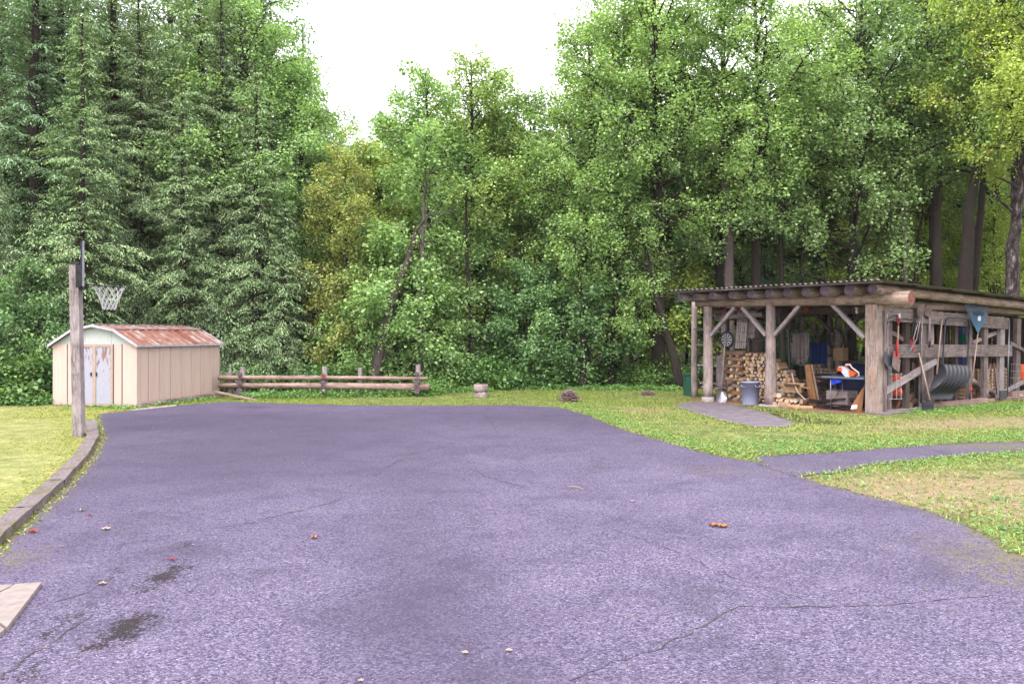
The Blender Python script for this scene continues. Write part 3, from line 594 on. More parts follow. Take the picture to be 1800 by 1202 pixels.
# hemlocks on the left: (px at base, Y, proto, scale, colour, label)
for px, Y, k, sc, colr, lab in [
        (60, 26.5, 0, 1.25, GD, 'tall dark hemlock with a thick bare reddish trunk at far left'),
        (145, 25.0, 1, 1.08, GL, 'pointed pale green hemlock rising directly behind the basketball pole'),
        (-10, 24.0, 2, .95, G0, 'low spreading hemlock at the left edge of the photo'),
        (80, 24.6, 2, .85, GL, 'small pale hemlock left of the basketball backboard'),
        (245, 28.0, 0, .93, G0, 'broad hemlock directly behind the peak of the metal shed'),
        (320, 27.0, 1, .92, GL, 'hemlock behind the right half of the rusted shed roof'),
        (390, 28.5, 0, .95, G0, 'tall hemlock right of the shed with grey trailing boughs'),
        (450, 27.6, 1, 1.0, GL, 'slender hemlock above the left end of the log fence'),
        (500, 27.4, 2, .88, GL, 'young hemlock with drooping pale boughs over the log fence'),
        (430, 31.0, 0, 1.1, GD, 'very tall hemlock whose top leaves the frame left of the sky gap'),
        (550, 33.0, 1, .92, GD, 'hemlock in shade left of the orange tinged maple'),
        (200, 31.0, 0, 1.2, GD, 'tall hemlock in the second row behind the pointed one'),
        (300, 33.0, 0, 1.3, G0, 'highest hemlock behind the metal shed, crown past the frame'),
        (350, 29.5, 0, 1.22, GL, 'very tall pale hemlock between the shed roof and the sky gap'),
        (105, 28.5, 0, 1.25, G0, 'tall full hemlock between the reddish trunk and the pointed tree'),
        (5, 28.0, 0, 1.2, G0, 'tall hemlock filling the upper left corner'),
        (400, 30.5, 0, 1.2, G0, 'tall grey green hemlock touching the top edge left of the airy maple'),
        (200, 28.6, 0, 1.15, GL, 'tall light hemlock above the left end of the shed roof'),
        (1405, 33.0, 0, .95, (.55, .62, .75), 'dark hemlock among the maples behind the woodshed roof'),
        (1345, 31.5, 1, .95, (.55, .65, .8), 'small blue green hemlock above the middle of the woodshed roof'),
        (940, 33.0, 1, .85, GD, 'shaded hemlock in the woods right of the log stool')]:
    plant('hemlock_tree', HEM[k], (px - 900) / FPX * Y, Y, sc, rnd.uniform(0, 6.3), colr, lab, 'hemlock', 'hemlocks in the woods around the yard')
PALE = []
for px, Y, bank, k, sc, colr, lab, rot in [
        (440, 30.0, TALL, 0, .95, GL, 'tall airy maple at the left edge of the sky gap', 1.),
        (515, 31.5, TALL, 2, .88, GL, 'airy light green maple whose boughs reach furthest into the sky gap', 1.7),
        (410, 34.0, TALL, 1, 1.15, (.8, .88, .85), 'very tall maple rising behind the trailing hemlocks', 2.7),
        (330, 35.5, TALL, 3, 1.15, GD, 'tall maple behind the rusted shed roof above the hemlocks', 0.4),
        (30, 35.0, TALL, 1, 1.1, GD, 'tall maple in the left corner behind the reddish hemlock', 5.4),
        (110, 34.0, TALL, 3, 1.0, GD, 'maple showing between the hemlock tops above the shed', 2.),
        (600, 28.4, MID, 2, .74, GO, 'maple with bronze and orange tinged leaves behind the fence', .5),
        (640, 32.0, MID, 0, .98, (1.45, 1.15, .75), 'yellowing maple left of the slim central trunk', 2.1),
        (742, 28.6, MID, 2, 1.0, GL, 'slim straight maple rising behind the right end of the fence', .2),
        (822, 30.0, TALL, 2, .87, (1.3, 1.17, .9), 'tallest maple of the centre clump with twin dark trunks', 3.),
        (880, 31.5, MID, 2, 1.08, GB, 'pale rounded maple at the right of the centre clump', 4.),
        (700, 33.5, TALL, 2, .78, G0, 'maple behind the slim central trunk with rounded top', 5.),
        (940, 32.0, MID, 2, 1.02, G0, 'green maple filling the dip beside the right hand sky edge', 3.3),
        (1025, 29.5, TALL, 2, .93, GB, 'leafy maple with black trunk right of the log stool', 1.2),
        (1085, 31.0, TALL, 0, .98, G0, 'tall maple at the right edge of the sky gap', 2.6),
        (1160, 29.0, TALL, 1, .95, GB, 'large bright maple left of the woodshed', .8),
        (1265, 30.0, TALL, 1, .98, G0, 'stout twin limbed maple behind the left of the woodshed roof', 4.4),
        (1330, 29.0, TALL, 3, .93, GB, 'spreading maple over the middle of the woodshed', 5.2),
        (1500, 29.5, TALL, 0, 1.0, G0, 'maple with orange flecked leaves above the woodshed roof peak', 2.4),
        (1590, 31.0, HIGH, 1, 1.0, G0, 'slender mottled maple trunk behind the woodshed ridge', 1.8),
        (1645, 29.5, HIGH, 0, .95, G0, 'dark upright maple left of the two largest trunks', 3.7),
        (1700, 27.6, HIGH, 1, 1.02, GB, 'thick dark maple leaning right behind the woodshed', .3),
        (1785, 26.2, HIGH, 0, .93, (1.5, 1.3, .85), 'thick maple with pale peeling bark at the right edge', 2.9),
        (1850, 25.0, HIGH, 1, .9, (1.7, 1.4, .85), 'maple just past the right edge with boughs reaching in', 4.)]:
    pr = bank[k]
    if 'pale peeling' in lab: me = pr[0].copy(); me.materials[0] = M['palebark']; pr = (me, pr[1])
    s3 = (sc * .85, sc * .85, sc)
    plant('maple_tree', pr, (px - 900) / FPX * Y, Y, s3 if 'thick' in lab else sc, rot, colr, lab, 'maple', 'maples at the edge of the woods',
          lean=((0, R(5)) if 'leaning right' in lab else None))
# edge saplings and low crowns
for px, Y, bank, k, sc, colr, lab in [
        (30, 23.9, LOW, 0, .8, GD, 'bright green maple sapling at the far left edge'), (-60, 23.0, LOW, 1, .9, GD, 'low maple sapling cut by the left edge'),
        (600, 28.2, LOW, 1, .8, GO, 'bronze leaved sapling behind the middle of the fence'), (655, 27.6, LOW, 0, .8, GL, 'pale sapling behind the third fence post'),
        (700, 28.0, LOW, 0, 1.1, GB, 'full low maple sapling left of the slim trunk'), (735, 27.4, LOW, 1, 1.05, GL, 'sapling with leaves down to the last fence post'),
        (790, 28.6, LOW, 0, .95, G0, 'low maple sapling behind the log stool, left of it'), (850, 29.5, LOW, 1, 1.0, GD, 'shaded sapling straight behind the log stool'),
        (860, 30.5, MID, 1, .55, GY, 'yellow leaved maple sapling in the centre of the woods'), (770, 31.0, MID, 1, .60, GY, 'bright yellow green sapling behind the slim trunk'),
        (920, 29.2, LOW, 0, .9, GD, 'dark leafy sapling right of the log stool'), (975, 29.0, LOW, 1, .95, GBL, 'blue green sapling above the twig heap'),
        (1040, 28.8, LOW, 0, 1.0, GD, 'sapling at the foot of the black trunked maple'), (1110, 30.5, MID, 1, .75, GY, 'yellow green sapling left of the woodshed in the woods'),
        (1075, 28.6, MID, 0, .80, GB, 'bright layered maple sapling left of the leaning trunk'), (1215, 30.0, LOW, 1, 1.1, GY, 'yellow green low sapling behind the left woodshed posts'),
        (1300, 31.5, MID, 0, .7, G0, 'green sapling seen through the woodshed opening'), (1450, 32.0, MID, 0, .9, (1.6, 1.3, .7), 'light green layered sapling over the woodshed front edge'),
        (1740, 31.0, MID, 1, .8, GY, 'sunlit yellow green sapling between the two largest trunks'), (1620, 33.0, MID, 0, .85, GY, 'yellow green sapling left of the dark upright trunk'),
        (985, 31.5, MID, 1, .8, G0, 'mid height maple filling the woods behind the twig heap'), (1160, 31.0, LOW, 0, 1.1, GD, 'shaded sapling beside the leaning dark trunk')]:
    plant('maple_sapling', bank[k], (px - 900) / FPX * Y, Y, sc, rnd.uniform(0, 6.3), colr, lab, 'sapling', 'saplings along the forest edge')
for px, Y, k, sc, colr, lab in [(40, 22.9, 2, 1.0, G0, 'dark leafy shrub against the left wall of the metal shed'), (75, 23.3, 0, 1.1, GD, 'rounded shrub hugging the shed corner'), (-5, 22.4, 0, 1.1, G0, 'shrub at the left edge beside the lawn'),
        (470, 27.0, 1, .9, GD, 'low shrub in shade behind the fence, left bay'), (560, 27.0, 0, .8, GD, 'dark shrub behind the second fence post'), (620, 27.2, 2, .7, G0, 'shrub behind the middle fence bay'),
        (770, 27.6, 0, .95, G0, 'shrub just past the right end of the fence'), (820, 28.2, 1, 1.15, GBL, 'broad leaved shrub directly behind the log stool'), (875, 28.6, 0, 1.0, GBL, 'shrub immediately right of the log stool'),
        (950, 29.0, 0, 1.05, GD, 'dark shrub at the lawn edge between stool and twig heap'), (1005, 28.8, 1, 1.0, G0, 'shrub behind the twig heap'), (1080, 29.6, 2, .7, GD, 'low shaded shrub right of the twig heap'),
        (1135, 28.9, 1, .9, GB, 'spreading light green shrub before the leaning trunk'), (1175, 29.5, 0, .7, G0, 'small shrub behind the green bin'), (300, 27.2, 0, .8, GD, 'shrub in shade behind the shed, right side')]:
    plant('shrub', SHR[k], (px - 900) / FPX * Y, Y, sc, rnd.uniform(0, 6.3), colr, lab, 'shrub', 'shrubs along the lawn edge', ('stem', 'foliage'))
# extra visible trunks: bare stems of trees whose crowns merge overhead
def bare_trunk(pts, rad, label, mat, base_y, limbs=3):
    P3 = [at(x, y, base_y) for x, y in pts]; P3[0].z = -.1; o = thing('tree_trunk', (P3[0].x, P3[0].y, 0), label, 'tree trunk', 'bare stems in the woods'); mb = MB()
    q = []; 
    for i in range(len(P3) - 1):
        for k in range(4): q.append(P3[i].lerp(P3[i + 1], k / 4) + Vector((rnd.uniform(-.04, .04), rnd.uniform(-.04, .04), 0)))
    q.append(P3[-1]); n = len(q); mb.tube(q, [rad * (1.25 if i == 0 else 1) * (1 - .85 * i / n) for i in range(n)], 10, jit=.09, seed=int(pts[0][0]), cap=0); part(o, 'trunk', mb, mat)
    for k in range(limbs):
        i = rnd.randint(n // 2, n - 2); b = branch_pts(q[i], rnd.uniform(0, 6.3), rnd.uniform(.2, .8), rnd.uniform(.8, 2.0), 5, .2, rnd); m2 = MB(); m2.tube(b, [rad * .28, rad * .22, rad * .17, rad * .12, rad * .08, .004], 5, seed=k); part(o, 'limb', m2, mat)
GREYB = M['bark'].copy(); GREYB.name = 'grey_brown_bark'
for e in [nd for nd in GREYB.node_tree.nodes if nd.type == 'VALTORGB'][1:]:
    e.color_ramp.elements[0].color = (.07, .055, .055, 1); e.color_ramp.elements[1].color = (.30, .23, .22, 1)
bare_trunk([(650, 676), (690, 520), (722, 440), (735, 400)], .19, 'thick pale trunk leaning right behind the log fence', GREYB, 26.9, 3)
bare_trunk([(738, 668), (739, 560), (742, 430), (748, 330), (750, 240)], .10, 'slim straight grey trunk behind the last fence post', GREYB, 26.7, 5)
bare_trunk([(1198, 690), (1170, 580), (1140, 470), (1118, 365)], .17, 'dark trunk leaning left beside the woodshed', M['bark'], 27.9, 3)
bare_trunk([(1025, 690), (1024, 600), (1020, 500), (1010, 420)], .13, 'black upright trunk right of the log stool', M['bark'], 27.9, 2)
bare_trunk([(830, 690), (826, 560), (820, 430), (822, 300)], .10, 'dark slender stem in the centre clump', M['bark'], 27.9, 3)
bare_trunk([(1690, 600), (1700, 400), (1715, 300), (1728, 225)], .25, 'massive dark trunk leaning right over the woodshed roof', M['bark'], 27.0, 3)
bare_trunk([(1772, 600), (1782, 430), (1795, 330), (1800, 230)], .26, 'massive trunk with pale peeling patches at the right edge', M['palebark'], 26.0, 2)
bare_trunk([(1643, 600), (1646, 430), (1652, 330), (1655, 270)], .17, 'dark straight trunk third from the right edge', M['bark'], 28.5, 2)
bare_trunk([(1588, 600), (1590, 430), (1588, 300)], .10, 'slim mottled trunk behind the roof peak', GREYB, 29.0, 1)
bare_trunk([(1600, 600), (1614, 430), (1625, 340)], .09, 'slim dark trunk leaning right of the mottled one', M['bark'], 30.0, 1)
bare_trunk([(1375, 600), (1372, 420), (1376, 330)], .12, 'dark stem above the middle of the woodshed roof', M['bark'], 29.0, 2)
bare_trunk([(1408, 600), (1410, 460), (1420, 380)], .10, 'dark stem right of the middle of the woodshed roof', M['bark'], 30.0, 1)
bare_trunk([(1285, 600), (1282, 420), (1275, 330), (1235, 220)], .2, 'stout trunk above the left end of the woodshed roof', GREYB, 28.6, 4)
bare_trunk([(66, 690), (70, 480), (76, 200), (80, -80)], .20, 'reddish dark trunk high at the far left', M['bark'], 27.6, 5)
bare_trunk([(428, 690), (425, 560), (420, 430)], .15, 'dark hemlock stem left of the first fence posts', M['bark'], 28.0, 2)

# woods behind, crowns kept under the skyline of the photograph
def sky_y(px): return np.interp(px, [-800, 430, 470, 520, 570, 600, 640, 690, 740, 800, 850, 900, 945, 960, 985, 1010, 2600], [-160, -160, 0, 70, 140, 230, 235, 185, 165, 150, 165, 180, 190, 150, 70, -160, -160])
def zone(px): return 'behind the metal shed and hoop' if px < 400 else 'behind the log fence' if px < 780 else 'behind the open lawn strip' if px < 1150 else 'behind the woodshed'
rb = random.Random(21); nbk = 0
for row, (Y0, npx) in enumerate([(34, 15), (38, 17), (43, 18), (49, 20), (56, 20)]):
    for i in range(npx):
        px = -260 + 2300 * (i + rb.uniform(-.3, 1.3)) / npx; Y = Y0 + rb.uniform(-1.8, 1.8); hmax = (HORIZ - max(sky_y(px), [-60, 60, 150, 200, 220][row])) / FPX * Y + CAMH
        bank, k = rb.choice([(TALL, 0), (TALL, 1), (TALL, 2), (TALL, 3), (MID, 0), (MID, 2)]); hh = {0: [15, 15.5, 14, 16], 1: [9.5, 8.5, 11]}[0 if bank is TALL else 1][k]
        sc = min(rb.uniform(1.0, 1.35), hmax / hh * .93) * (1 if bank is TALL else 1); left = px < 560
        colr = rb.choice([G0, GB, GL, (1.4, 1.3, .8)])
        if left and rb.random() < .7: plant('hemlock_tree', HEM[0], (px - 900) / FPX * Y, Y, min(1.5, hmax / 13.5), rb.uniform(0, 6), GD, 'hemlock deep in the woods ' + zone(px), 'hemlock', 'hemlocks deep in the woods')
        else: plant('maple_tree', bank[k], (px - 900) / FPX * Y, Y, sc, rb.uniform(0, 6), colr, 'maple deep in the woods ' + zone(px), 'maple', 'maples deep in the woods')
        if rb.random() < .8:
            px2 = px + rb.uniform(-60, 60); Y2 = Y + rb.uniform(-1, 1.5)
            plant('maple_sapling', MID[rb.randint(0, 1)], (px2 - 900) / FPX * Y2, Y2, rb.uniform(.6, .95), rb.uniform(0, 6), rb.choice([G0, GY, GB, (1.6, 1.35, .7)]), 'sapling under taller trees deep in the woods ' + zone(px2), 'sapling', 'saplings deep in the woods')
# far-off wood: one mass
r = np.random.RandomState(9); N = 90000; px = r.uniform(-500, 2300, N); Y = r.uniform(62, 92, N); top = (HORIZ - sky_y(px) - 25) / FPX * Y + CAMH; top = np.minimum(top, 17 + 3 * np.sin(px * .02) + 2 * np.sin(px * .051))
h = top * r.rand(N) ** .8; X = (px - 900) / FPX * Y + np.sin(h * 1.7) * .5
keep = (np.sin(X * .9) * np.sin(h * .9 + X * .35) > -.75); C = np.stack([X, Y, h], 1)[keep]; N = len(C)
a = r.uniform(0, 6.28, N); D = np.stack([np.cos(a), np.sin(a), r.uniform(-.6, .3, N)], 1); L = r.uniform(.35, .75, N)
o = bpy.data.objects.new('distant_wood', quad_mesh('distant_wood', leaves(C, D, norm(np.stack([r.normal(0, .5, N), r.normal(0, .5, N) - .3, np.ones(N)], 1)), L, L * .45, .1), [LM['maple']])); COL.objects.link(o)
o.color = (1.5, 1.4, .95, 1); tag(o, 'far off mass of light green woods closing the view', 'woods', kind='stuff')  # bright tint puts sun glimpses between the trunks into the leaf colour

# ------------------------------------------------------------------ grass, clover, undergrowth (stuff)
def inside(pts, X, Y, grow=0.0): return sdf_poly([(p.x, p.y) for p in pts], X, Y) > -grow
def scatter(n, region, seed, dens=None):
    r = np.random.RandomState(seed); px = r.uniform(region[0], region[1], n); Yv = r.uniform(region[2], region[3], n)
    X = px; ok = ~inside(DRIVE, X, Yv, -.09) & ~inside(PATH, X, Yv, -.10) & ~inside(PAD, X, Yv, -.06)
    ok &= ~inside([S(-.35, 5.2), S(-.35, -.05), S(9, -.05), S(9, 5.4)], X, Yv)
    if dens is not None: ok &= r.rand(n) < dens(X, Yv)
    vis = np.abs(X / np.maximum(Yv, .1)) < .66; ok &= vis
    return X[ok], Yv[ok], r
SHEDA = gd(240, 716); e1 = Vector((-.979, .204, 0)).normalized(); e2 = Vector((.204, .979, 0)).normalized()
def blades(name, X, Y, r, h0, h1, w0, mat, colr, label, cat, flat=0.5, z=0.0):
    n = len(X); a = r.uniform(0, 6.28, n); D = np.stack([np.cos(a) * flat, np.sin(a) * flat, r.uniform(.35, 1, n)], 1); L = r.uniform(h0, h1, n)
    Nn = norm(np.stack([-np.cos(a), -np.sin(a), np.full(n, .8)], 1)); o = bpy.data.objects.new(name, quad_mesh(name, leaves(np.stack([X, Y, np.full(n, z)], 1), D, Nn, L, np.full(n, w0) * r.uniform(.6, 1.2, n), .3), [mat])); COL.objects.link(o)
    o.color = (colr[0] * .55, colr[1] * .55, colr[2] * .52, 1); return tag(o, label, cat, kind='stuff')
def dgreen(X, Y):
    dry = 1.1 * blob(X, Y, gd(1640, 860), 2.3, 1.4, .2) + 1.1 * blob(X, Y, gd(1700, 745), 3.6, 1.0, .4) + .8 * blob(X, Y, gd(1130, 722), 1.0, 1.2)
    return np.clip(1.05 - dry * .75, .12, 1) * np.clip((edge_y(X) + .6 - Y) / .8, .05, 1)
X, Y, r = scatter(230000, (1.0, 19, 5.5, 29), 31, dgreen)
blades('grass', X, Y, r, .03, .085, .009, LM['grass'], (1.2, 1.2, 1.1), 'patchy yellow green grass on the right hand lawn', 'grass')
X, Y, r = scatter(90000, (-15, -4.0, 6, 24.5), 32, lambda X, Y: np.clip((edge_y(X) + .6 - Y) / .8, 0, 1))
blades('grass', X, Y, r, .03, .065, .010, LM['grass'], (1.5, 1.4, 1.1), 'mown yellow green grass on the lawn left of the kerb', 'grass', .9)
X, Y, r = scatter(60000, (-9, 6, 21.5, 29), 33, lambda X, Y: np.clip((edge_y(X) + .6 - Y) / .8, .0, 1))
blades('grass', X, Y, r, .03, .09, .007, LM['grass'], (.95, 1.05, .9), 'strip of grass behind the far edge of the driveway', 'grass')
def dclov(X, Y):
    e = np.exp(-np.abs(np.minimum(-sdf_poly(DP2, X, Y), -sdf_poly([(p.x, p.y) for p in PATH], X, Y)) - .25) / .30); n_ = np.sin(X * 2.1 + np.sin(Y * 1.7) * 2) * np.sin(Y * 2.6 + X) * .5 + .5
    return np.clip(e * .9 + n_ ** 2 * .22 + 1.2 * blob(X, Y, gd(1400, 782), 1.3, .8) + 1.0 * blob(X, Y, gd(1780, 768), .7, .5) + .7 * blob(X, Y, gd(1780, 880), .6, .8) + .8 * blob(X, Y, gd(1640, 722), 2.5, .4, .5), 0, 1) * dgreen(X, Y)
X, Y, r = scatter(190000, (1.0, 16, 5.5, 27.5), 34, dclov)
k = len(X); r2 = np.random.RandomState(5); a = r2.uniform(0, 6.28, k); D = np.stack([np.cos(a), np.sin(a), r2.uniform(-.1, .45, k)], 1); L = r2.uniform(.02, .045, k)
o = bpy.data.objects.new('clover', quad_mesh('clover', leaves(np.stack([X, Y, r2.uniform(.01, .05, k)], 1), D, norm(np.stack([r2.normal(0, .3, k), r2.normal(0, .3, k), np.ones(k)], 1)), L, L * .5), [LM['clover']])); COL.objects.link(o)
tag(o, 'bright clover and weeds edging the driveway on the right', 'clover', kind='stuff')
# weeds under fence + along lawn edge
r = np.random.RandomState(41); pts = []
for (ax_, ay, bx, by, n, hh) in [(430, 700, 760, 697, 5200, .26), (740, 697, 775, 694, 1500, .55), (860, 684, 1190, 686, 9000, .18), (240, 716, 380, 702, 500, .12), (1560, 727, 1800, 716, 1600, .05), (0, 712, 95, 711, 3200, .28), (775, 690, 860, 688, 2500, .2), (96, 709, 236, 719, 900, .08)]:
    A, B = gd(ax_, ay), gd(bx, by); s_ = r.rand(n); cl = (np.sin(s_ * 40 + ax_) * .5 + .5) * .6 + .4
    pts.append(np.stack([A.x + (B.x - A.x) * s_ + r.normal(0, .12, n), A.y + (B.y - A.y) * s_ + r.normal(0, .30, n), r.rand(n) * hh * cl], 1))
C = np.concatenate(pts); C = C[~(inside(DRIVE, C[:, 0], C[:, 1], -.05))]; N = len(C); a = r.uniform(0, 6.28, N); D = np.stack([np.cos(a), np.sin(a), r.uniform(-.3, .5, N)], 1); L = r.uniform(.04, .09, N)
o = bpy.data.objects.new('weeds', quad_mesh('weeds', leaves(C, D, norm(np.stack([r.normal(0, .35, N), r.normal(0, .35, N), np.ones(N)], 1)), L, L * .42), [LM['clover']])); COL.objects.link(o)
tag(o, 'bright leafy weeds under the log fence and along the lawn edge', 'weeds', kind='stuff')
# forest undergrowth
r = np.random.RandomState(43); N = 60000; px = r.uniform(-300, 2100, N); Y = 26.5 + 28 * r.rand(N) ** 1.4; X = (px - 900) / FPX * Y; Y = np.maximum(Y, edge_y(X) + .2)
cl = np.sin(X * 1.3) * np.sin(Y * 1.1 + X * .4); keep = (cl + r.normal(0, .4, N) > -.1) & ~((X > 5) & (Y < 31) & (X < 16)); X, Y = X[keep], Y[keep]; N = len(X)
a = r.uniform(0, 6.28, N); D = np.stack([np.cos(a), np.sin(a), r.uniform(-.3, .5, N)], 1); L = r.uniform(.07, .16, N)
o = bpy.data.objects.new('undergrowth', quad_mesh('undergrowth', leaves(np.stack([X, Y, r.rand(N) * .5], 1), D, norm(np.stack([r.normal(0, .35, N), r.normal(0, .35, N), np.ones(N)], 1)), L, L * .35), [LM['shrub']])); COL.objects.link(o)
tag(o, 'leafy undergrowth covering the forest floor', 'undergrowth', kind='stuff')
# small debris on the asphalt
r = np.random.RandomState(44); N = 2600; X = r.uniform(-8, 7, N); Y = r.uniform(4, 22, N); d = sdf_poly(DP2, X, Y); keep = (d > 0) & (r.rand(N) < np.exp(-d / .9) + .05); X, Y = X[keep], Y[keep]; N = len(X)
a = r.uniform(0, 6.28, N); L = r.uniform(.012, .035, N); D = np.stack([np.cos(a), np.sin(a), r.uniform(0, .2, N)], 1)
o = bpy.data.objects.new('leaf_litter', quad_mesh('leaf_litter', leaves(np.stack([X, Y, np.full(N, .011)], 1), D, np.tile([0, 0, 1.], (N, 1)), L, L * .35), [M.setdefault('litter', plain('dry_litter', (.45, .33, .20), .9, var=.4, scale=2))])); COL.objects.link(o)
tag(o, 'dry leaf crumbs scattered along the driveway edges', 'leaf litter', kind='stuff')

# ------------------------------------------------------------------ metal shed
SW, SL, SH = 2.34, 3.75, 1.56
def MS(f, l, z): return SHEDA + e1 * f + e2 * l + Z * z          # f along the front (towards left), l along the side
ms = thing('metal_shed', SHEDA, 'beige metal garden shed with rusted gambrel roof and peeling double doors', 'shed')
def panel(root, name, a, b, z0, z1, nrm, mat, depth=.018, rib=True):
    """sheet metal panel with a folded seam at each side"""
    mb = MB(); a, b = Vector(a), Vector(b); d = (b - a); W_ = d.length; d.normalize(); prof = [(0, .0), (.012, depth), (W_ * .30, depth * .75), (W_ * .34, depth * .55), (W_ * .66, depth * .55), (W_ * .7, depth * .75), (W_ - .012, depth), (W_, 0)]
    vs = [a + d * x + nrm * y + Z * z0 for x, y in prof] + [a + d * x + nrm * y + Z * z1 for x, y in prof]; n = len(prof)
    mb.add(vs, [(i, i + 1, i + 1 + n, i + n) for i in range(n - 1)]); return cpart(root, name, mb, mat, (a + b) / 2)
nF, nS = -e2, -e1
def fpx(px): # front plane coordinate of a pixel column at the wall
    p = plane_hit(px, 660, SHEDA, e2); return (p - SHEDA).dot(e1)
fr = [0, fpx(215), fpx(200), None, fpx(135), fpx(119), SW]
for a, b in ((0, fr[1]), (fr[1], fr[2]), (fr[4], fr[5]), (fr[5], SW)): panel(ms, 'wall_panel', MS(b - .010, 0, 0), MS(a + .010, 0, 0), .03, SH, nF, M['tan'])
for k in range(8): panel(ms, 'wall_panel', MS(0, SL * k / 8 + .012, 0), MS(0, SL * (k + 1) / 8 - .012, 0), .03, SH, nS, M['tan'])
for k in range(8): panel(ms, 'wall_panel', MS(SW, SL * (k + 1) / 8 - .004, 0), MS(SW, SL * k / 8 + .004, 0), .03, SH, e1, M['tan'])
for k in range(5): panel(ms, 'wall_panel', MS(SW * k / 5 + .004, SL, 0), MS(SW * (k + 1) / 5 - .004, SL, 0), .03, SH, e2, M['tan'])
for f, l in ((0, 0), (SW, 0), (0, SL), (SW, SL)): mb = MB(); mb.box(MS(f, l, SH / 2 + .01), (Z, e1, e2), (SH / 2 - .02, .022, .022)); part(ms, 'corner_post', mb, M['tan'])
mb = MB()
for a, b, n_ in ((MS(.03, .03, .8), MS(.03, SL - .03, .8), e1), (MS(.03, .03, .8), MS(SW - .03, .03, .8), e2)): mb.beam(a, b, .01, 1.4, side=n_)
part(ms, 'inner_lining', mb, M['rustblade'])
# gambrel section: (f, z)
gp = [(-.09, SH - .03), (.58, SH + .36), (SW / 2, SH + .47), (SW - .58, SH + .36), (SW + .09, SH - .03)]
for l, d in ((.0, .012), (SL, -.012)): mb = MB(); mb.prism([(0, SH), (.58, SH + .335), (SW / 2, SH + .445), (SW - .58, SH + .335), (SW, SH)], e1, Z, SHEDA + e2 * l, e2 * d); part(ms, 'gable', mb, M['cream'])
mb = MB(); mb.box(MS(SW * .62, -.006, SH + .2), (Z, e1, e2), (.16, .003, .003)); mb.box(MS(SW * .3, -.006, SH + .2), (Z, e1, e2), (.17, .003, .003)); part(ms, 'gable_seam', mb, M['trim'])
NR = 13
for sgm in range(4):
    (f0, z0), (f1, z1) = gp[sgm], gp[sgm + 1]
    for k in range(NR):
        l0 = -.10 + (SL + .2) * k / NR + .004; l1 = -.10 + (SL + .2) * (k + 1) / NR - .004; mb = MB(); a = Vector((f1 - f0, 0, z1 - z0)).normalized(); nn = (e1 * -a.z + Z * a.x); nn = nn if nn.z > 0 else -nn
        prof = [(0, 0), (.0, .03), (.02, .03), (.035, .006), (l1 - l0 - .035, .006), (l1 - l0 - .02, .012), (l1 - l0, .012), (l1 - l0, 0)]; n = len(prof)
        vs = [MS(f0, l0 + x, z0) + nn * y for x, y in prof] + [MS(f1, l0 + x, z1) + nn * y for x, y in prof]
        mb.add(vs, [(i, i + 1, i + 1 + n, i + n) for i in range(n - 1)]); cpart(ms, 'roof_panel', mb, M['rust'], MS((f0 + f1) / 2, (l0 + l1) / 2, (z0 + z1) / 2))
mb = MB()
for l in (-.115, SL + .115):
    for i in range(4): mb.beam(MS(gp[i][0], l, gp[i][1] - .01), MS(gp[i + 1][0], l, gp[i + 1][1] - .01), .018, .06, side=e2)
for f in (-.10, SW + .10): mb.beam(MS(f, -.12, SH - .045), MS(f, SL + .12, SH - .045), .02, .05, side=e1)
for f, z in ((.58, SH + .385), (SW / 2, SH + .50), (SW - .58, SH + .385)): mb.beam(MS(f, -.11, z), MS(f, SL + .11, z), .07, .012, side=e1)
part(ms, 'roof_trim', mb, M['trim'])
d0, d1 = fr[2], fr[4]; mid = (d0 + d1) / 2
mb = MB(); mb.box(MS(mid, -.02, SH - .035), (e1, e2, Z), ((d1 - d0) / 2, .02, .035)); mb.box(MS(mid, -.02, .06), (e1, e2, Z), ((d1 - d0) / 2, .02, .03))
for f in (d0 + .03, d1 - .03, mid): mb.box(MS(f, -.024, SH / 2), (Z, e1, e2), (SH / 2 - .07, .045 if f == mid else .03, .02))
part(ms, 'door_frame', mb, M['frame'])
for a, b in ((d0 + .065, mid - .05), (mid + .05, d1 - .065)):
    mb = MB(); mb.box(MS((a + b) / 2, -.022, SH / 2), (Z, e1, e2), (SH / 2 - .075, (b - a) / 2, .008)); dr = cpart(ms, 'door', mb, M['door'], MS((a + b) / 2, -.022, SH / 2))
    mb = MB(); hx = a + .03 if a > mid else b - .02; mb.box(MS(hx, -.05, SH * .52), (Z, e1, e2), (.045, .012, .016)); cpart(dr, 'handle', mb, M['dsteel'], MS(hx, -.05, SH * .52))
mb = MB(); mb.beam(MS(SW, -.04, .015), MS(0, -.04, .015), .1, .03, side=e2); part(ms, 'floor_sill', mb, M['rustblade'])
mb = MB(); b0 = MS(-.12, .1, .05); mb.beam(MS(-.13, -.1, .03), MS(-.13, SL * .98, .07), .13, .16, side=nS)
single('sill_timber', mb, M['post'], MS(-.13, SL / 2, 0), 'brown squared timber lying along the foot of the metal shed', 'timber')
mb = MB(); mb.grid(lambda s_, q: gd(238 + 75 * s_, 721 - 8 * s_) + Z * (.03 if 0 < q < 1 else 0) + Vector((0, (q - .5) * .35, 0)), 6, 3); single('kerb_stone', mb, M['concrete'], gd(238, 721), 'flat pale stones between the shed corner and the driveway', 'stone')

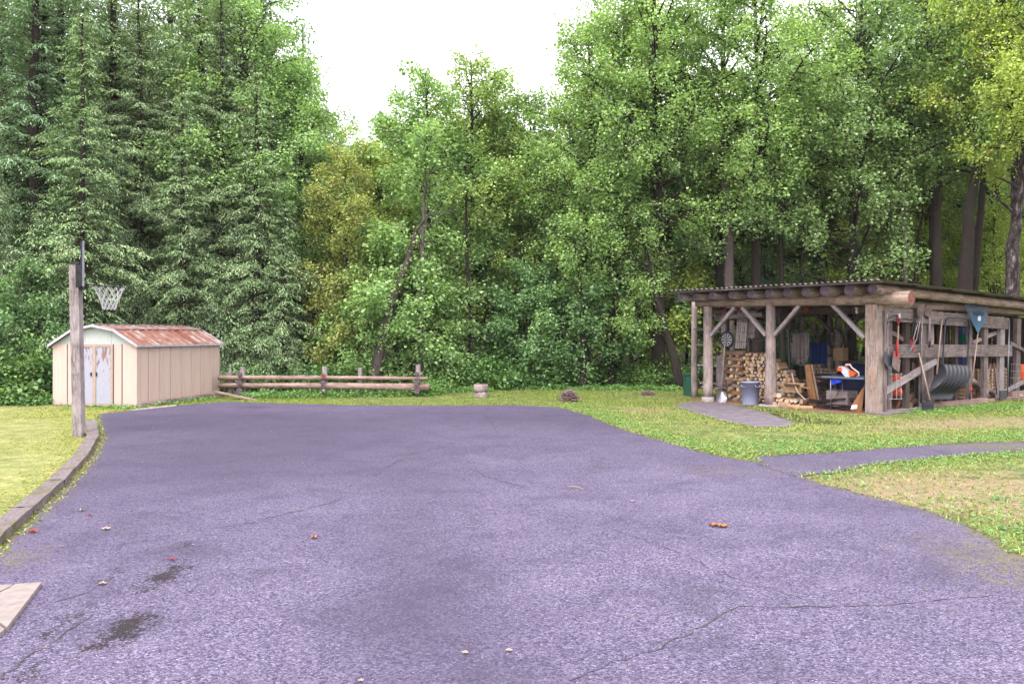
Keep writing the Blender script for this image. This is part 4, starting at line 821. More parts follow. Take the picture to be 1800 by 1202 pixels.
# ------------------------------------------------------------------ basketball hoop
PB = gd(141, 768); hoop = thing('basketball_hoop', PB, 'grey wooden pole carrying a side-on backboard and rim with white net', 'basketball hoop')
mb = MB(); mb.box(PB + Z * 1.46 + Vector((-.05, 0, 0)), (Vector((-.022, 0, 1)).normalized(), Vector((1, .0, .022)), Vector((0, 1, 0))), (1.56, .080, .075)); part(hoop, 'pole', mb, M['greyplank'])
def PP(px, py, dy=0.0): return at(px, py, PB.y + dy)
bb = MB(); BD = Vector((-.5027, 1, 0)).normalized(); BN = Vector((1, .5027, 0)).normalized(); c = PP(146.5, 467); bb.box(c, (Z, BD, BN), (.385, .52, .016)); bo = part(hoop, 'backboard', bb, M['steel'])
fm = MB()
for dz in (-.36, .36): fm.box(c + Z * dz - BN * .025, (BD, Z, BN), (.50, .018, .02))
for dy in (-.50, 0, .50): fm.box(c - BN * .025 + BD * dy, (Z, BD, BN), (.34, .018, .02))
part(bo, 'backboard_frame', fm, M['black'])
mb = MB(); mb.box(PP(139, 484), (Z, BD, BN), (.21, .085, .055)); mb.box(PP(137, 462.5), (Vector((1, 0, 0)), Vector((0, 1, 0)), Z), (.07, .1, .01)); part(hoop, 'bracket', mb, M['dsteel'])
rc = PP(192, 503.5); RR = .262; ring = [rc + Vector((math.cos(a) * RR, math.sin(a) * RR, -math.cos(a) * .02)) for a in [2 * math.pi * k / 28 for k in range(29)]]
mb = MB(); mb.tube(ring, .009, 6); mb.tube([PP(149, 500, -.06), rc + Vector((-RR, 0, .02))], .011, 6); mb.tube([PP(149, 506, .0), rc + Vector((-RR + .02, 0, .01))], .009, 6); mb.box(PP(150, 503), (Z, Vector((0, 1, 0)), Vector((1, 0, 0))), (.06, .07, .012)); part(hoop, 'rim', mb, M['dsteel'])
nt_ = MB(); rows = [(1.0, 0), (.80, .10), (.66, .19), (.54, .27), (.46, .34), (.40, .41)]; K = 12
for k in range(K):
    for sgn in (1, -1):
        pts = []
        for j, (q, z) in enumerate(rows):
            a = 2 * math.pi * (k + sgn * (.5 if j % 2 else 0)) / K; pts.append(rc + Vector((math.cos(a) * RR * q, math.sin(a) * RR * q, -z - math.cos(a) * .02 * q)))
        for j in range(5):
            a = 2 * math.pi * (k + sgn * (.5 if j % 2 else 0)) / K; b = 2 * math.pi * (k + sgn * (.5 if (j + 1) % 2 else 0)) / K
            (q, z), (q2, z2) = rows[j], rows[j + 1]; A = rc + Vector((math.cos(a) * RR * q, math.sin(a) * RR * q, -z)); B = rc + Vector((math.cos(b) * RR * q2, math.sin(b) * RR * q2, -z2)); nt_.tube([A, B], .0055, 4)
part(hoop, 'net', nt_, M['net'])

# ------------------------------------------------------------------ log fence
FY = 24.4; fence = thing('log_fence', at(560, 690, FY).xy.to_3d(), 'rust brown log rail fence with stub blocks and five grey posts', 'fence')
FX = Vector((1, 0, 0))
def FPt(px, py, dy=0): return at(px, py, FY + dy)
def lg(root, name, a, b, r0, r1, seed, mats=None): mb = MB(); mb.log(a, b, r0, r1, 10, .004, 10, seed); return part(root, name, mb, mats or [M['fence'], M['end']])
lg(fence, 'rail', FPt(384, 664), FPt(752, 665), .072, .05, 3); lg(fence, 'rail', FPt(384, 677.5), FPt(755, 680.5), .07, .105, 4)
for px, y0, y1, w_ in ((405, 652, 694, .10), (427, 645, 690, .11), (571, 644, 694, .13), (633, 646, 692, .10), (735, 641, 694, .13)):
    mb = MB(); mb.beam(FPt(px, y0, .16), FPt(px + rnd.uniform(-1, 1), y1 + 12, .16), w_, w_, side=FX); part(fence, 'post', mb, M['greyplank'])
for px in (420, 567, 732):
    for py, rr_ in ((657 if px != 567 else 660, .062), (672.5, .075), (687, .085)):
        mb = MB(); mb.log(FPt(px, py, -.24), FPt(px + 3, py, .42), rr_, rr_, 10, 0, 3, px + py.__int__()); part(fence, 'stub_log', mb, [M['fence'], M['endred'] if (px == 567 and py == 660) else M['end']])
mb = MB(); mb.log(gd(412, 697), gd(556, 698), .13, .09, 10, .01, 10, 77); fl = single('fallen_log', mb, [M['log'], M['end']], gd(412, 697), 'old grey rotting log lying under the fence near the shed', 'log')
mb = MB(); mb.log(gd(556, 697) + Z * .03, gd(750, 697) + Z * .03, .06, .05, 8, .01, 8, 78); single('fallen_log', mb, [M['fence'], M['end']], gd(560, 697), 'thin pinkish brown log on the ground under the right half of the fence', 'log')
mb = MB(); mb.beam(at(378, 688, 23.8), gd(452, 704), .16, .035); single('loose_board', mb, M['fence'], gd(440, 702), 'warped brown board slanting from the shed corner to the driveway edge', 'board')

# stool of two log rounds
def round_log(c, r0, h, seed, mats): mb = MB(); c = Vector(c); mb.log(c, c + Z * h, r0, r0 * .96, 18, 0, 3, seed); return mb
b0 = gd(846, 700); mb = round_log(b0 + Z * .001, .2, .19, 5, None); single('log_round', mb, [M['log'], M['endred']], b0, 'lower reddish log round under the stool on the lawn edge', 'log round')
mb = round_log(b0 + Z * .193 + Vector((-.01, 0, 0)), .21, .21, 6, None); single('log_round', mb, [M['log'], M['end']], b0 + Z * .193, 'upper wider grey log round forming the stool top', 'log round')
# twig heaps
def heap(px, py, w_, h_, n, seed, label):
    rr = random.Random(seed); c = gd(px, py); mb = MB()
    for k in range(n):
        a = rr.uniform(0, 3.14); q = rr.random(); p = c + Vector((rr.gauss(0, w_ * .33), rr.gauss(0, w_ * .22), 0)); zz = max(.01, h_ * (1 - ((p - c).length / w_) ** 1.3) * rr.random())
        L = rr.uniform(.12, .34); d = Vector((math.cos(a), math.sin(a), rr.uniform(-.5, .5))); p.z = zz + abs(d.z) * L / 2; m_ = p + Vector((rr.uniform(-.03, .03), rr.uniform(-.03, .03), rr.uniform(-.02, .02)))
        mb.tube([p - d * L / 2, m_, p + d * L / 2], [rr.uniform(.006, .012), .008, .004], 4)
    single('twig_heap', mb, M['twig'], c, label, 'twig heap', 'twig heaps at the lawn edge')
heap(1000, 707, .36, .33, 230, 1, 'dark round heap of twigs nearest the driveway on the lawn'); heap(1138, 697, .30, .14, 70, 2, 'flatter brush heap with a pale stick left of the woodshed')

# ------------------------------------------------------------------ fallen leaves and a stick on the asphalt
def fallen(px, py, s_, mat, label, n=1):
    mb = MB(); c = gd(px, py, .012)
    for k in range(n):
        a0 = rnd.uniform(0, 6.3); cc = c + Vector((k * s_ * 1.2, -k * s_ * .5, 0)); pts = [(math.cos(a0 + i * math.pi / 5) * s_ * (1 if i % 2 == 0 else .5), math.sin(a0 + i * math.pi / 5) * s_ * (1 if i % 2 == 0 else .5)) for i in range(10)]
        vs = [cc + Vector((x, y, abs(math.sin(i * 1.3)) * s_ * .5)) for i, (x, y) in enumerate(pts)] + [cc + Z * .004]
        mb.add(vs, [(i, (i + 1) % 10, 10) for i in range(10)])
    single('fallen_leaf', mb, mat, c, label, 'leaf', 'fallen leaves on the driveway')
LO = plain('orange_dead_leaf', (.62, .22, .06), .8, var=.3, scale=30); LR = plain('red_dead_leaf', (.50, .05, .03), .8, var=.3, scale=30); LP = plain('pale_dead_leaf', (.52, .38, .30), .8, var=.2, scale=30)
for a in [(1256, 924, .06, LO, 'curled orange brown leaf pair on the right of the driveway', 2), (553, 945, .045, LO, 'orange leaf near the centre left of the driveway', 1), (302, 983, .03, LR, 'small red leaf in the dark stain', 1), (1111, 881, .03, LP, 'pale leaf right of the driveway centre', 1),
          (143, 897, .04, LP, 'pale leaf beside the kerb', 1), (156, 905, .03, LR, 'red leaf just below the pale one by the kerb', 1), (58, 935, .05, LR, 'red leaf against the kerb, nearer', 1), (187, 930, .05, LP, 'tan leaf right of the kerb', 1), (180, 1026, .035, LP, 'pinkish leaf above the dark streaks', 1),
          (818, 1147, .025, LP, 'tiny pale leaf near the bottom of the driveway', 1), (895, 1143, .025, LP, 'small pale leaf near the bottom centre', 1), (634, 1196, .02, LP, 'tiny pale leaf at the bottom edge', 1)]: fallen(*a)
mb = MB(); mb.tube([gd(999, 855, .014), gd(1012, 855, .022), gd(1026, 859, .014)], [.006, .007, .004], 5); single('stick', mb, M['handle'], gd(1000, 855), 'thin straw coloured stick on the driveway', 'stick')

# ------------------------------------------------------------------ woodshed
ws = thing('woodshed', C0, 'open fronted log and timber woodshed with corrugated roof', 'woodshed')
def wb(name, a, b, w_, h_, mat='plank', side=None, label=None): mb = MB(); mb.beam(a, b, w_, h_, side=side); return part(ws, name, mb, M[mat], label)
def wl(name, a, b, r0, r1=None, seed=1, mats=None, bend=.004): mb = MB(); mb.log(a, b, r0, r1 or r0, 14, bend, 10, seed); return part(ws, name, mb, mats or [M['log'], M['end']])
ZB = 2.60
wl('front_beam', S(0, 5.0, ZB + .03), S(0, -.95, ZB - .0), .085, .155, 5, [M['log2'], M['endred']])
# posts of the front row
wb('corner_post', S(.05, -.06, 0), S(.05, -.06, ZB - .1), .26, .28, 'post', side=U, label='front corner post with an orange brown streak')
wb('corner_post', S(.22, -.20, .02), S(.22, -.20, ZB - .25), .10, .10, 'plank', side=U)
wl('post', S(0, 2.64, .04), S(0, 2.64, ZB - .06), .145, .115, 8, [M['log'], M['end']]); wl('post', S(0, 4.62, .12), S(0, 4.62, ZB - .04), .135, .115, 9, [M['log'], M['end']])
pz = at(1221, 699, 24.4); zt = CAMH + (HORIZ - 528) / FPX * 24.4; wl('post', Vector((pz.x, pz.y, 0)), Vector((pz.x, pz.y, zt)), .10, .085, 10, [M['log'], M['end']])
for v, r_, h_ in ((2.64, .30, .05), (4.62, .17, .13)):
    mb = MB(); mb.lathe([(r_, -.02), (r_ * .97, h_), (0.001, h_ + .004)], S(0, v), 12); part(ws, 'footing', mb, M['concrete'])
mb = MB(); mb.box(S(.30, -.30, .01), (U, V, Z), (.62, .22, .05)); part(ws, 'footing', mb, M['kerbm'])
# braces
def brace(v, sg, u=0.0, mat='greyplank', dz=.72, dv=.72): wb('brace', S(u - .02, v + sg * .12, ZB - .10 - dz), S(u - .02, v + sg * (dv + .12), ZB - .10), .10, .085, mat, side=U)
brace(2.64, 1); brace(2.64, -1); brace(0, 1, dz=.78, dv=.80); brace(4.62, -1, dz=.72, dv=.78)
# rafters (logs running back) and roof sheets
ROOFZ = lambda u: 2.93 - .025 * u
for k in range(11):
    v = -.33 + 5.45 * k / 10; r0 = .118 if k < 4 else .10; zc = ROOFZ(0) - .12 - r0 * .2
    wl('rafter', S(-.52 + rnd.uniform(-.05, .05), v + rnd.uniform(-.04, .04), zc + .02), S(9.0, v, ROOFZ(9) - .14), r0 * rnd.uniform(.95, 1.1), r0 * .9, 20 + k, [M['log2'] if k < 5 else M['log'], M['end']])
for k in range(8):
    v0 = -.68 + 6.05 * k / 8; v1 = -.68 + 6.05 * (k + 1) / 8 + .02; mb = MB(); nj = 40; zo = .004 * (k % 2)
    for th in (0, 1): mb.grid(lambda s_, q: S(-.80 + .03 * ((k * 7) % 3) + 10.3 * s_, v0 + (v1 - v0) * q, ROOFZ(-.8 + 10.3 * s_) + .03 + zo + .017 * math.sin((v0 + (v1 - v0) * q) * 2 * math.pi / .15) - th * .012), 6, nj)
    part(ws, 'roof_sheet', mb, M['roof'])
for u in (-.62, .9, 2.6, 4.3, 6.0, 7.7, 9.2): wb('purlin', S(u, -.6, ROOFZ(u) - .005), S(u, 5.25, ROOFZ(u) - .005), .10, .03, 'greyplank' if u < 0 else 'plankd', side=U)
# second and rear bents
for u in (3.0, 6.0, 9.0):
    wl('inner_beam', S(u, 5.0, 2.46), S(u, .0, 2.46), .11, .12, int(u) + 40, [M['log'], M['end']])
    for v in (.12, 2.6, 4.75): wl('inner_post', S(u, v, 0), S(u, v, 2.4), .10, .09, int(u * 7 + v * 3), [M['log'], M['end']])
    if u < 9: brace(2.6, 1, u, 'plank'); brace(2.6, -1, u, 'plank')
wl('side_beam', S(.2, .0, 2.50), S(9.4, .0, 2.42), .12, .11, 61, [M['log2'], M['end']]); wl('side_beam', S(.1, 4.85, 2.46), S(9.2, 4.85, 2.40), .09, .09, 62, [M['log'], M['end']])
for k in range(8):  # rear wall boards with gaps, the first ones widened to block light
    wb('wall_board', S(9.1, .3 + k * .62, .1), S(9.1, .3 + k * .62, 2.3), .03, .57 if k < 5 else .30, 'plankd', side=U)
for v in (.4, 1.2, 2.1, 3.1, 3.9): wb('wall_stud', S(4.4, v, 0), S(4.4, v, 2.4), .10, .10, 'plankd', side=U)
# left wall: rails and racks of lumber
for z in (2.25, 1.25, .75): wb('rail', S(.1, 4.85, z), S(3.2, 4.85, z), .04, .10, 'plank', side=V)
for u in (1.1, 2.1): wb('wall_stud', S(u, 4.85, 0), S(u, 4.85, 2.4), .08, .12, 'plank', side=V)
wb('wall_stud', Fp(1266, 708, .55).xy.to_3d(), Fp(1266, 625, .55), .08, .22, 'greyplank', side=U); wb('rail', Fp(1256, 559, .35), Fp(1340, 553, .35), .05, .11, 'plank', side=U)
wb('wall_stud', Fp(1273, 706, .7).xy.to_3d(), Fp(1273, 545, .7), .08, .14, 'greyplank', side=U)
# right wall (tool wall)
def wr(name, a, b, w_, h_, mat='plank', off=0.0): return wb(name, Wp(a[0], a[1], off), Wp(b[0], b[1], off), w_, h_, mat, side=V)
wr('wall_plank', (1544, 551), (1773, 569), .045, .31, 'plank', .12); wr('wall_plank', (1541, 617), (1778, 616), .045, .31, 'plank', .12)
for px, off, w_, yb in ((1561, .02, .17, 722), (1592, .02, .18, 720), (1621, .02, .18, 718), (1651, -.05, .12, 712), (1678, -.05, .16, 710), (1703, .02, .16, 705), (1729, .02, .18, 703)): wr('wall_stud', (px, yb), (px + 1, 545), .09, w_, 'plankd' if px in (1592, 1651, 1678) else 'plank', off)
wr('wall_stud', (1757, 701), (1760, 566), .10, .26, 'greyplank', .05); wr('wall_stud', (1786, 700), (1789, 560), .09, .26, 'plank', -.1)
for a, b, w_, m_ in (((1548, 692), (1645, 634), .16, 'greyplank'), ((1551, 575), (1612, 612), .10, 'plank'), ((1707, 604), (1752, 584), .10, 'log2'), ((1762, 690), (1805, 668), .10, 'greyplank'), ((1775, 603), (1802, 617), .10, 'plank')):
    if m_ == 'log2': wl('diagonal_pole', Wp(*a, -.05), Wp(*b, -.05), .06, .06, 71)
    else: wr('brace', a, b, .06, w_, m_, .07 if a[0] < 1560 and a[1] > 600 else -.02)
wl('diagonal_pole', Wp(1700, 664, -.2), Wp(1748, 692, -.2), .085, .08, 72, [M['log'], M['end']])
wb('sill', Wp(1549, 724, .05), Wp(1640, 716, .05), .16, .06, 'greyplank', side=V); wb('sill', Wp(1636, 715, .12), Wp(1732, 706, .12), .16, .20, 'fence', side=V); wb('sill', Wp(1733, 706.5, .12), Wp(1812, 700, .12), .16, .16, 'fence', side=V)
wb('sill', Wp(1775, 694, .0), Wp(1815, 691, .0), .14, .17, 'fence', side=V)
mb = MB(); ps = [Wp(1553 + 55 * q, 562 - 8 * math.sin(q * 3) * (q < .5) + 10 * abs(math.sin(q * 9)) * .3 - 4 * q, .17) for q in [i / 24 for i in range(25)]]; mb.tube(ps, .012, 5); part(ws, 'chain', mb, M['dsteel'])
for px in (1557, 1580): mb = MB(); mb.box(Wp(px, 555, .16), (Z, U, V), (.05, .045, .02)); part(ws, 'hook', mb, M['white'])

# ------------------------------------------------------------------ firewood
def fw_mesh(seed, length=.36, rnd_log=False):
    rr = random.Random(seed); n = 9 if rnd_log else rr.choice((4, 5, 6)); st = rr.uniform(0, 6)
    prof = []
    for k in range(n):
        a = st + 2 * math.pi * (k + (0 if rnd_log else rr.uniform(-.25, .25))) / n; q = rr.uniform(.92, 1.05) if rnd_log else rr.uniform(.78, 1.15); prof.append((math.cos(a) * q, math.sin(a) * q))
    mb = MB(); L = length / 2; k2 = rr.uniform(.9, 1.05)
    vs = [(-L, x, y) for x, y in prof] + [(L, x * k2, y * k2) for x, y in prof]
    # bevel the ends a little
    mb.add(vs, [(i, (i + 1) % n, (i + 1) % n + n, i + n) for i in range(n)], None, 1); mb.add(vs, [tuple(reversed(range(n))), tuple(range(n, 2 * n))], None, 0)
    return mb.mesh('firewood_log', [M['fw'], M['fwside']])
FW = [fw_mesh(k) for k in range(9)] + [fw_mesh(20 + k, rnd_log=True) for k in range(3)]
nfw = 0
def fw(pos, ax, r_, label, group, roll=None, ln=1.0):
    global nfw; nfw += 1; o = bpy.data.objects.new('firewood_log', rnd.choice(FW)); COL.objects.link(o); ax = Vector(ax).normalized()
    y = ax.cross(Z).normalized(); z = y.cross(ax); a = roll if roll is not None else rnd.uniform(0, 6.3); y2 = y * math.cos(a) + z * math.sin(a); z2 = ax.cross(y2)
    o.matrix_world = Matrix.Translation(pos) @ Matrix((ax, y2, z2)).transposed().to_4x4() @ Matrix.Diagonal((ln, r_, r_, 1)); tag(o, label, 'firewood log', group); return o
def vfront(px, u): return (plane_hit(px, 650, C0 + U * u, U) - C0).dot(V)
def pile(u, pxa, pxb, topf, ax, s_, label, group, z0=0.02):
    """face-on pile between two pixel columns, topf(q) its height"""
    va, vb = vfront(pxa, u), vfront(pxb, u); W_ = abs(va - vb); nr = 0; z = z0 + s_ * .5
    while True:
        cnt = int(W_ / (s_ * 1.02)); any_ = False
        for k in range(cnt):
            q = (k + .5 + (.5 if nr % 2 else 0)) / cnt
            if q > 1 or z + s_ * .3 > topf(q): continue
            any_ = True; fw(S(u + rnd.uniform(-.03, .03), va + (vb - va) * q + rnd.uniform(-.012, .012), z + rnd.uniform(-.010, .010)), ax + Vector((rnd.uniform(-.08, .08), rnd.uniform(-.08, .08), rnd.uniform(-.05, .05))), s_ * rnd.uniform(.50, .62), label, group)
        if not any_: break
        z += s_ * .90; nr += 1
zpx = lambda y, u: CAMH - (y - HORIZ) / FPX * (C0.y + U.y * u + 2.4)
pile(.85, 1313, 1352, lambda q: 1.36 + .03 * math.sin(q * 12), U, .102, 'split log in the tall woodpile behind the grey bin', 'logs in the tall woodpile')
pile(.9, 1357, 1403, lambda q: 1.20 - .62 * q ** 1.6, U, .106, 'dusty split log in the pile sloping down right of the middle post', 'logs in the sloping woodpile')
# crib end: layers laid across
va, vb = vfront(1272, .8), vfront(1312, .8)
for L_ in range(15):
    z = .05 + L_ * .09
    if L_ % 2 == 0:
        for k in range(2): fw(S(.72 + .12 * k, (va + vb) / 2 + rnd.uniform(-.06, .06), z), V + Vector((rnd.uniform(-.12, .12), rnd.uniform(-.1, .1), rnd.uniform(-.05, .05))), rnd.uniform(.052, .064), 'split log laid sideways in the crib end of the tall woodpile', 'logs in the crib end of the woodpile', ln=abs(va - vb) / .36 * rnd.uniform(.85, 1.0))
    else:
        for k in range(3): fw(S(.78, va + (vb - va) * (.15 + .33 * k) + rnd.uniform(-.03, .03), z), U + Vector((rnd.uniform(-.2, .2), rnd.uniform(-.2, .2), 0)), rnd.uniform(.052, .068), 'split log end in the crib end of the tall woodpile', 'log ends in the crib end of the woodpile')
pile(.10, 1362, 1412, lambda q: .34 - .08 * q, U + V * .25, .115, 'large fresh split log in the low stack at the foot of the middle post', 'logs in the low front stack')
for k in range(5): fw(S(-.15 + rnd.uniform(-.1, .1), vfront(1385 + k * 9, 0), .05), V + U * rnd.uniform(-.6, .6), .05, 'loose reddish log piece lying before the low stack', 'loose log pieces')
# rear pile in the dark: small pieces as one mass
mb = MB(); rr = random.Random(3)
for row in range(11):
    for k in range(13):
        if row * .09 > 1.0 - .03 * k: continue
        c_ = S(3.2 + rr.uniform(-.03, .03), vfront(1428, 3.2) + (vfront(1500, 3.2) - vfront(1428, 3.2)) * (k + .5 * (row % 2)) / 13, .05 + row * .088); mb.log(c_ - U * .17, c_ + U * .17, .044 * rr.uniform(.85, 1.1), None, 6, 0, 1, k + row * 20, mi=1, cap=0)
o = single('rear_woodpile', mb, [M['fw'], M['fwside']], S(3.2, 1.2), 'small log ends stacked in shadow behind the folding table', 'woodpile'); o['kind'] = 'stuff'
mb = MB()
for row in range(8):
    for k in range(12):
        c_ = S(5.5 + k * .22, .55, .1 + row * .1); mb.log(c_ - V * .2, c_ + V * .2, .05, None, 6, 0, 1, k + row * 30, mi=1, cap=0)
o = single('rear_woodpile', mb, [M['fw'], M['fwside']], S(6, .5), 'split logs seen between the studs behind the snow scoop', 'woodpile'); o['kind'] = 'stuff'
for k, (a, b, r_) in enumerate([((1598, 712), (1616, 694), .085), ((1596, 700), (1612, 690), .07), ((1606, 722), (1620, 712), .08), ((1625, 712), (1632, 690), .07)]):
    mb = MB(); mb.log(Wp(*a, -.25), Wp(*b, -.6), r_, r_, 9, 0, 3, 80 + k); single('round_log', mb, [M['log2'], M['fw']], Wp(*a, -.25), ['round log on the floor behind the tool wall, lowest left', 'round log behind the tool wall, upper left of its heap', 'round log behind the tool wall touching the sill', 'upright short log behind the broom handle'][k], 'log')

# ------------------------------------------------------------------ things in the woodshed front
BP = gd(1319, 711); bn = thing('rubbish_bin', BP, 'round grey plastic rubbish bin in front of the woodpile', 'bin')
k_ = BP.y / FPX; H_ = 40 * k_
mb = MB(); mb.lathe([(0.001, .01), (13.6 * k_, 0), (13.9 * k_, .02), (16 * k_, H_ * .80), (16.6 * k_, H_ * .80), (16.8 * k_, H_ * .97), (17.3 * k_, H_ * .97), (17.3 * k_, H_), (15.8 * k_, H_), (15.4 * k_, H_ * .8), (13 * k_, .05), (.001, .05)], BP, 32); part(bn, 'body', mb, M['bin'])
for sg in (1, -1):
    mb = MB(); c = BP + Vector((sg * 7 * k_ if sg > 0 else -15 * k_, -15.5 * k_ if sg > 0 else -8 * k_, H_ * .88)); mb.tube([c + Vector((-.045, .01, 0)), c + Vector((-.045, -.03, -.01)), c + Vector((-.04, -.035, -.05)), c + Vector((.05, -.035, -.05)), c + Vector((.055, -.03, -.01)), c + Vector((.055, .01, 0))], .009, 6); part(bn, 'handle', mb, M['bin'])
# dartboard
nU = -U; DC = Fp(1278, 597, .45); kk = DC.y / FPX
db = thing('dartboard', DC, 'round black dartboard with cream wheel pattern hung by the woodpile', 'dartboard')
mb = MB(); mb.lathe([(.001, -.02), (.225, -.02), (.24, 0), (.225, .02), (.001, .02)], DC, 28, axis=nU, smooth=False); part(db, 'board', mb, M['black'])
Xd, Yd = V * -1, Z; wh = MB(); bk = MB()
for k in range(20):
    a0, a1 = 2 * math.pi * (k - .5) / 20, 2 * math.pi * (k + .5) / 20
    for (r0, r1, par) in ((.035, .155, 0), (.16, .172, 1)):
        if k % 2 != par and par == 0: continue
        q = [DC + nU * .0235 + (Xd * math.cos(a) + Yd * math.sin(a)) * r for a, r in ((a0, r0), (a1, r0), (a1, r1), (a0, r1))]; wh.add(q, [(0, 1, 2, 3)])
wh.lathe([(.001, .024), (.02, .024)], DC, 12, axis=nU); part(db, 'wheel_pattern', wh, M['white'])
def rod(name, pts, r_, mat, base, label, cat, group=None): mb = MB(); mb.tube(pts, r_, 8, cap=0); return single(name, mb, M[mat], base, label, cat, group)
# aluminium scoop shovel by the crib
a, b = Fp(1275, 592, .3), Fp(1268, 688, .12); sh = thing('grain_shovel', b, 'long handled aluminium shovel standing against the crib of logs', 'shovel')
mb = MB(); mb.tube([a, b], .016, 8, cap=0); part(sh, 'handle', mb, M['handle'])
mb = MB(); mb.grid(lambda s_, q: b + Vector((0, -.02, 0)) + V * ((.5 - q) * (.10 + .24 * min(1, s_ * 2.0))) - Z * (.33 * s_) - U * (.16 * s_ - .10 * (2 * q - 1) ** 2 * 1), 6, 6); part(sh, 'blade', mb, M['steel'])
# slatted toboggan mats
def slats(pxa, pxb, ya, yb, u, n, label, skew=0, mat='greyplank', name='toboggan'):
    o = thing(name, Fp((pxa + pxb) / 2, yb, u), label, 'toboggan')
    for k in range(n):
        x = pxa + (pxb - pxa) * (k + .5) / n; A, B = Fp(x + skew, ya, u), Fp(x, yb, u); mb = MB(); mb.beam(A, B, .014, (pxb - pxa) / n * A.y / FPX * .92, side=U); part(o, 'slat', mb, M[mat])
    for q in (.1, .35, .6, .85):
        y = ya + (yb - ya) * q; mb = MB(); s2 = skew * (1 - q); mb.beam(Fp(pxa + s2, y, u - .02), Fp(pxb + s2, y, u - .02), .012, .025, side=U); part(o, 'crosspiece', mb, M['plank'])
slats(1292, 1311, 540, 612, .5, 5, 'grey slatted wooden toboggan hanging above the woodpile', 5); slats(1314, 1326, 540, 594, .62, 4, 'narrower grey board toboggan hanging right of the slatted one', 6)
for px, u in ((1274, .3), (1295, .3), (1397, .3), (1418, .4)):
    c = Fp(px, 543, u); mb = MB(); mb.lathe([(.001, .07), (.035, .05), (.05, 0), (.045, -.05), (.001, -.08)], c, 10); single('red_float', mb, M['red'], c, {1274: 'red float under the front beam, left of the left brace', 1295: 'red float under the front beam, right of the left brace', 1397: 'red float under the beam left of the middle brace top', 1418: 'red float under the beam right of the middle brace top'}[px], 'float', 'red floats hung under the front beam')
# sledge hanging in the middle
sc_ = Fp(1407, 610, 1.6); sg_ = thing('sledge', sc_, 'old wooden sledge with rounded end hanging on an inner post', 'sledge')
for dx in (-.17, -.06, .06, .17):
    mb = MB(); mb.beam(sc_ - V * dx + Z * .35, sc_ - V * dx - Z * (.42 if abs(dx) < .1 else .34), .02, .10, side=U); part(sg_, 'slat', mb, M['plank'])
mb = MB(); mb.tube([sc_ + V * .24 + Z * .1, sc_ + V * .25 - Z * .2, sc_ + V * .15 - Z * .42, sc_ - Z * .48, sc_ - V * .15 - Z * .42, sc_ - V * .25 - Z * .2, sc_ - V * .24 + Z * .4], .014, 6); part(sg_, 'runner', mb, M['steel'])
for z in (.35, -.28): mb = MB(); mb.tube([sc_ + V * .26 + Z * z - U * .03, sc_ - V * .26 + Z * (z + .02) - U * .03], .012, 6); part(sg_, 'crossbar', mb, M['steel'])
# blue tarpaulins behind
for pxa, pxb, ya, yb, u, nm, lab in ((1424, 1452, 602, 655, 3.3, 'tarpaulin', 'blue tarpaulin hanging in the dark behind the sledge'),):
    mb = MB(); A = Fp(pxa, ya, u); B = Fp(pxb, ya, u); h = (yb - ya) * A.y / FPX
    for th in (0, .02): mb.grid(lambda s_, q: A.lerp(B, s_) - Z * h * q + U * (.05 * math.sin(s_ * 14 + q) + th), 14, 6)
    single(nm, mb, M['blue'], A, lab, 'tarpaulin')
mb = MB(); A, B = Wp(1683, 575, -.9), Wp(1704, 575, -.9)
for th in (0, .02): mb.grid(lambda s_, q: A.lerp(B, s_) - Z * 1.05 * q + V * (.05 * math.sin(s_ * 12) + th), 10, 6)
single('tarpaulin', mb, M['blue'], A, 'dark blue tarpaulin seen behind the snow scoop handle', 'tarpaulin')
# curved stick
rod('bent_branch', [Fp(1392, 655, .2), Fp(1396, 675, .15), Fp(1403, 690, .05), Fp(1416, 703, -.1)], [.018, .022, .02, .016], 'handle', Fp(1416, 703, -.1), 'pale curved branch leaning on the sloping woodpile', 'branch')
# cedar boards
for k, (a, b, w_) in enumerate([((1419, 641), (1427, 700), .14), ((1422, 642), (1434, 700), .10), ((1427, 641), (1441, 699), .04)]):
    mb = MB(); mb.beam(Fp(*b, .75).xy.to_3d() + Z * .02, Fp(*a, .95), .03, w_, side=U); single('cedar_board', mb, M['cedar'] if k < 2 else M['handle'], Fp(*b, .35).xy.to_3d(), ['wide orange cedar board leaning upright, leftmost of three', 'orange cedar board leaning in the middle of three', 'thin pale strip leaning against the cedar boards'][k], 'board', 'boards leaning by the woodpile')
# heap of dark bark slabs
rr = random.Random(12); bh = MB()
for k in range(26):
    c_ = S(.25 + rr.uniform(-.25, .5), vfront(1455 + rr.uniform(-30, 28), .2), .04 + rr.random() * .26); d = (V + U * rr.uniform(-.35, .35) + Z * rr.uniform(-.12, .18)).normalized(); bh.beam(c_ - d * rr.uniform(.2, .45), c_ + d * rr.uniform(.2, .45), .09, .025, side=U)
single('bark_heap', bh, M['barkstrip'], S(.3, 1.6), 'heap of dark bark slabs on the woodshed floor left of the table', 'bark heap')
rr = random.Random(13); bh = MB()
for k in range(30):
    c_ = S(1.5 + rr.uniform(-.25, .5), vfront(1412 + rr.uniform(-14, 12), 1.5), .08 + rr.random() * .62); d = (V + U * rr.uniform(-.35, .35)).normalized(); bh.beam(c_ - d * .22, c_ + d * .22, .1, .05, side=U)
single('scrap_wood_heap', bh, M['fence'], S(1.5, 2), 'reddish brown scrap wood piled behind the curved branch', 'scrap wood')
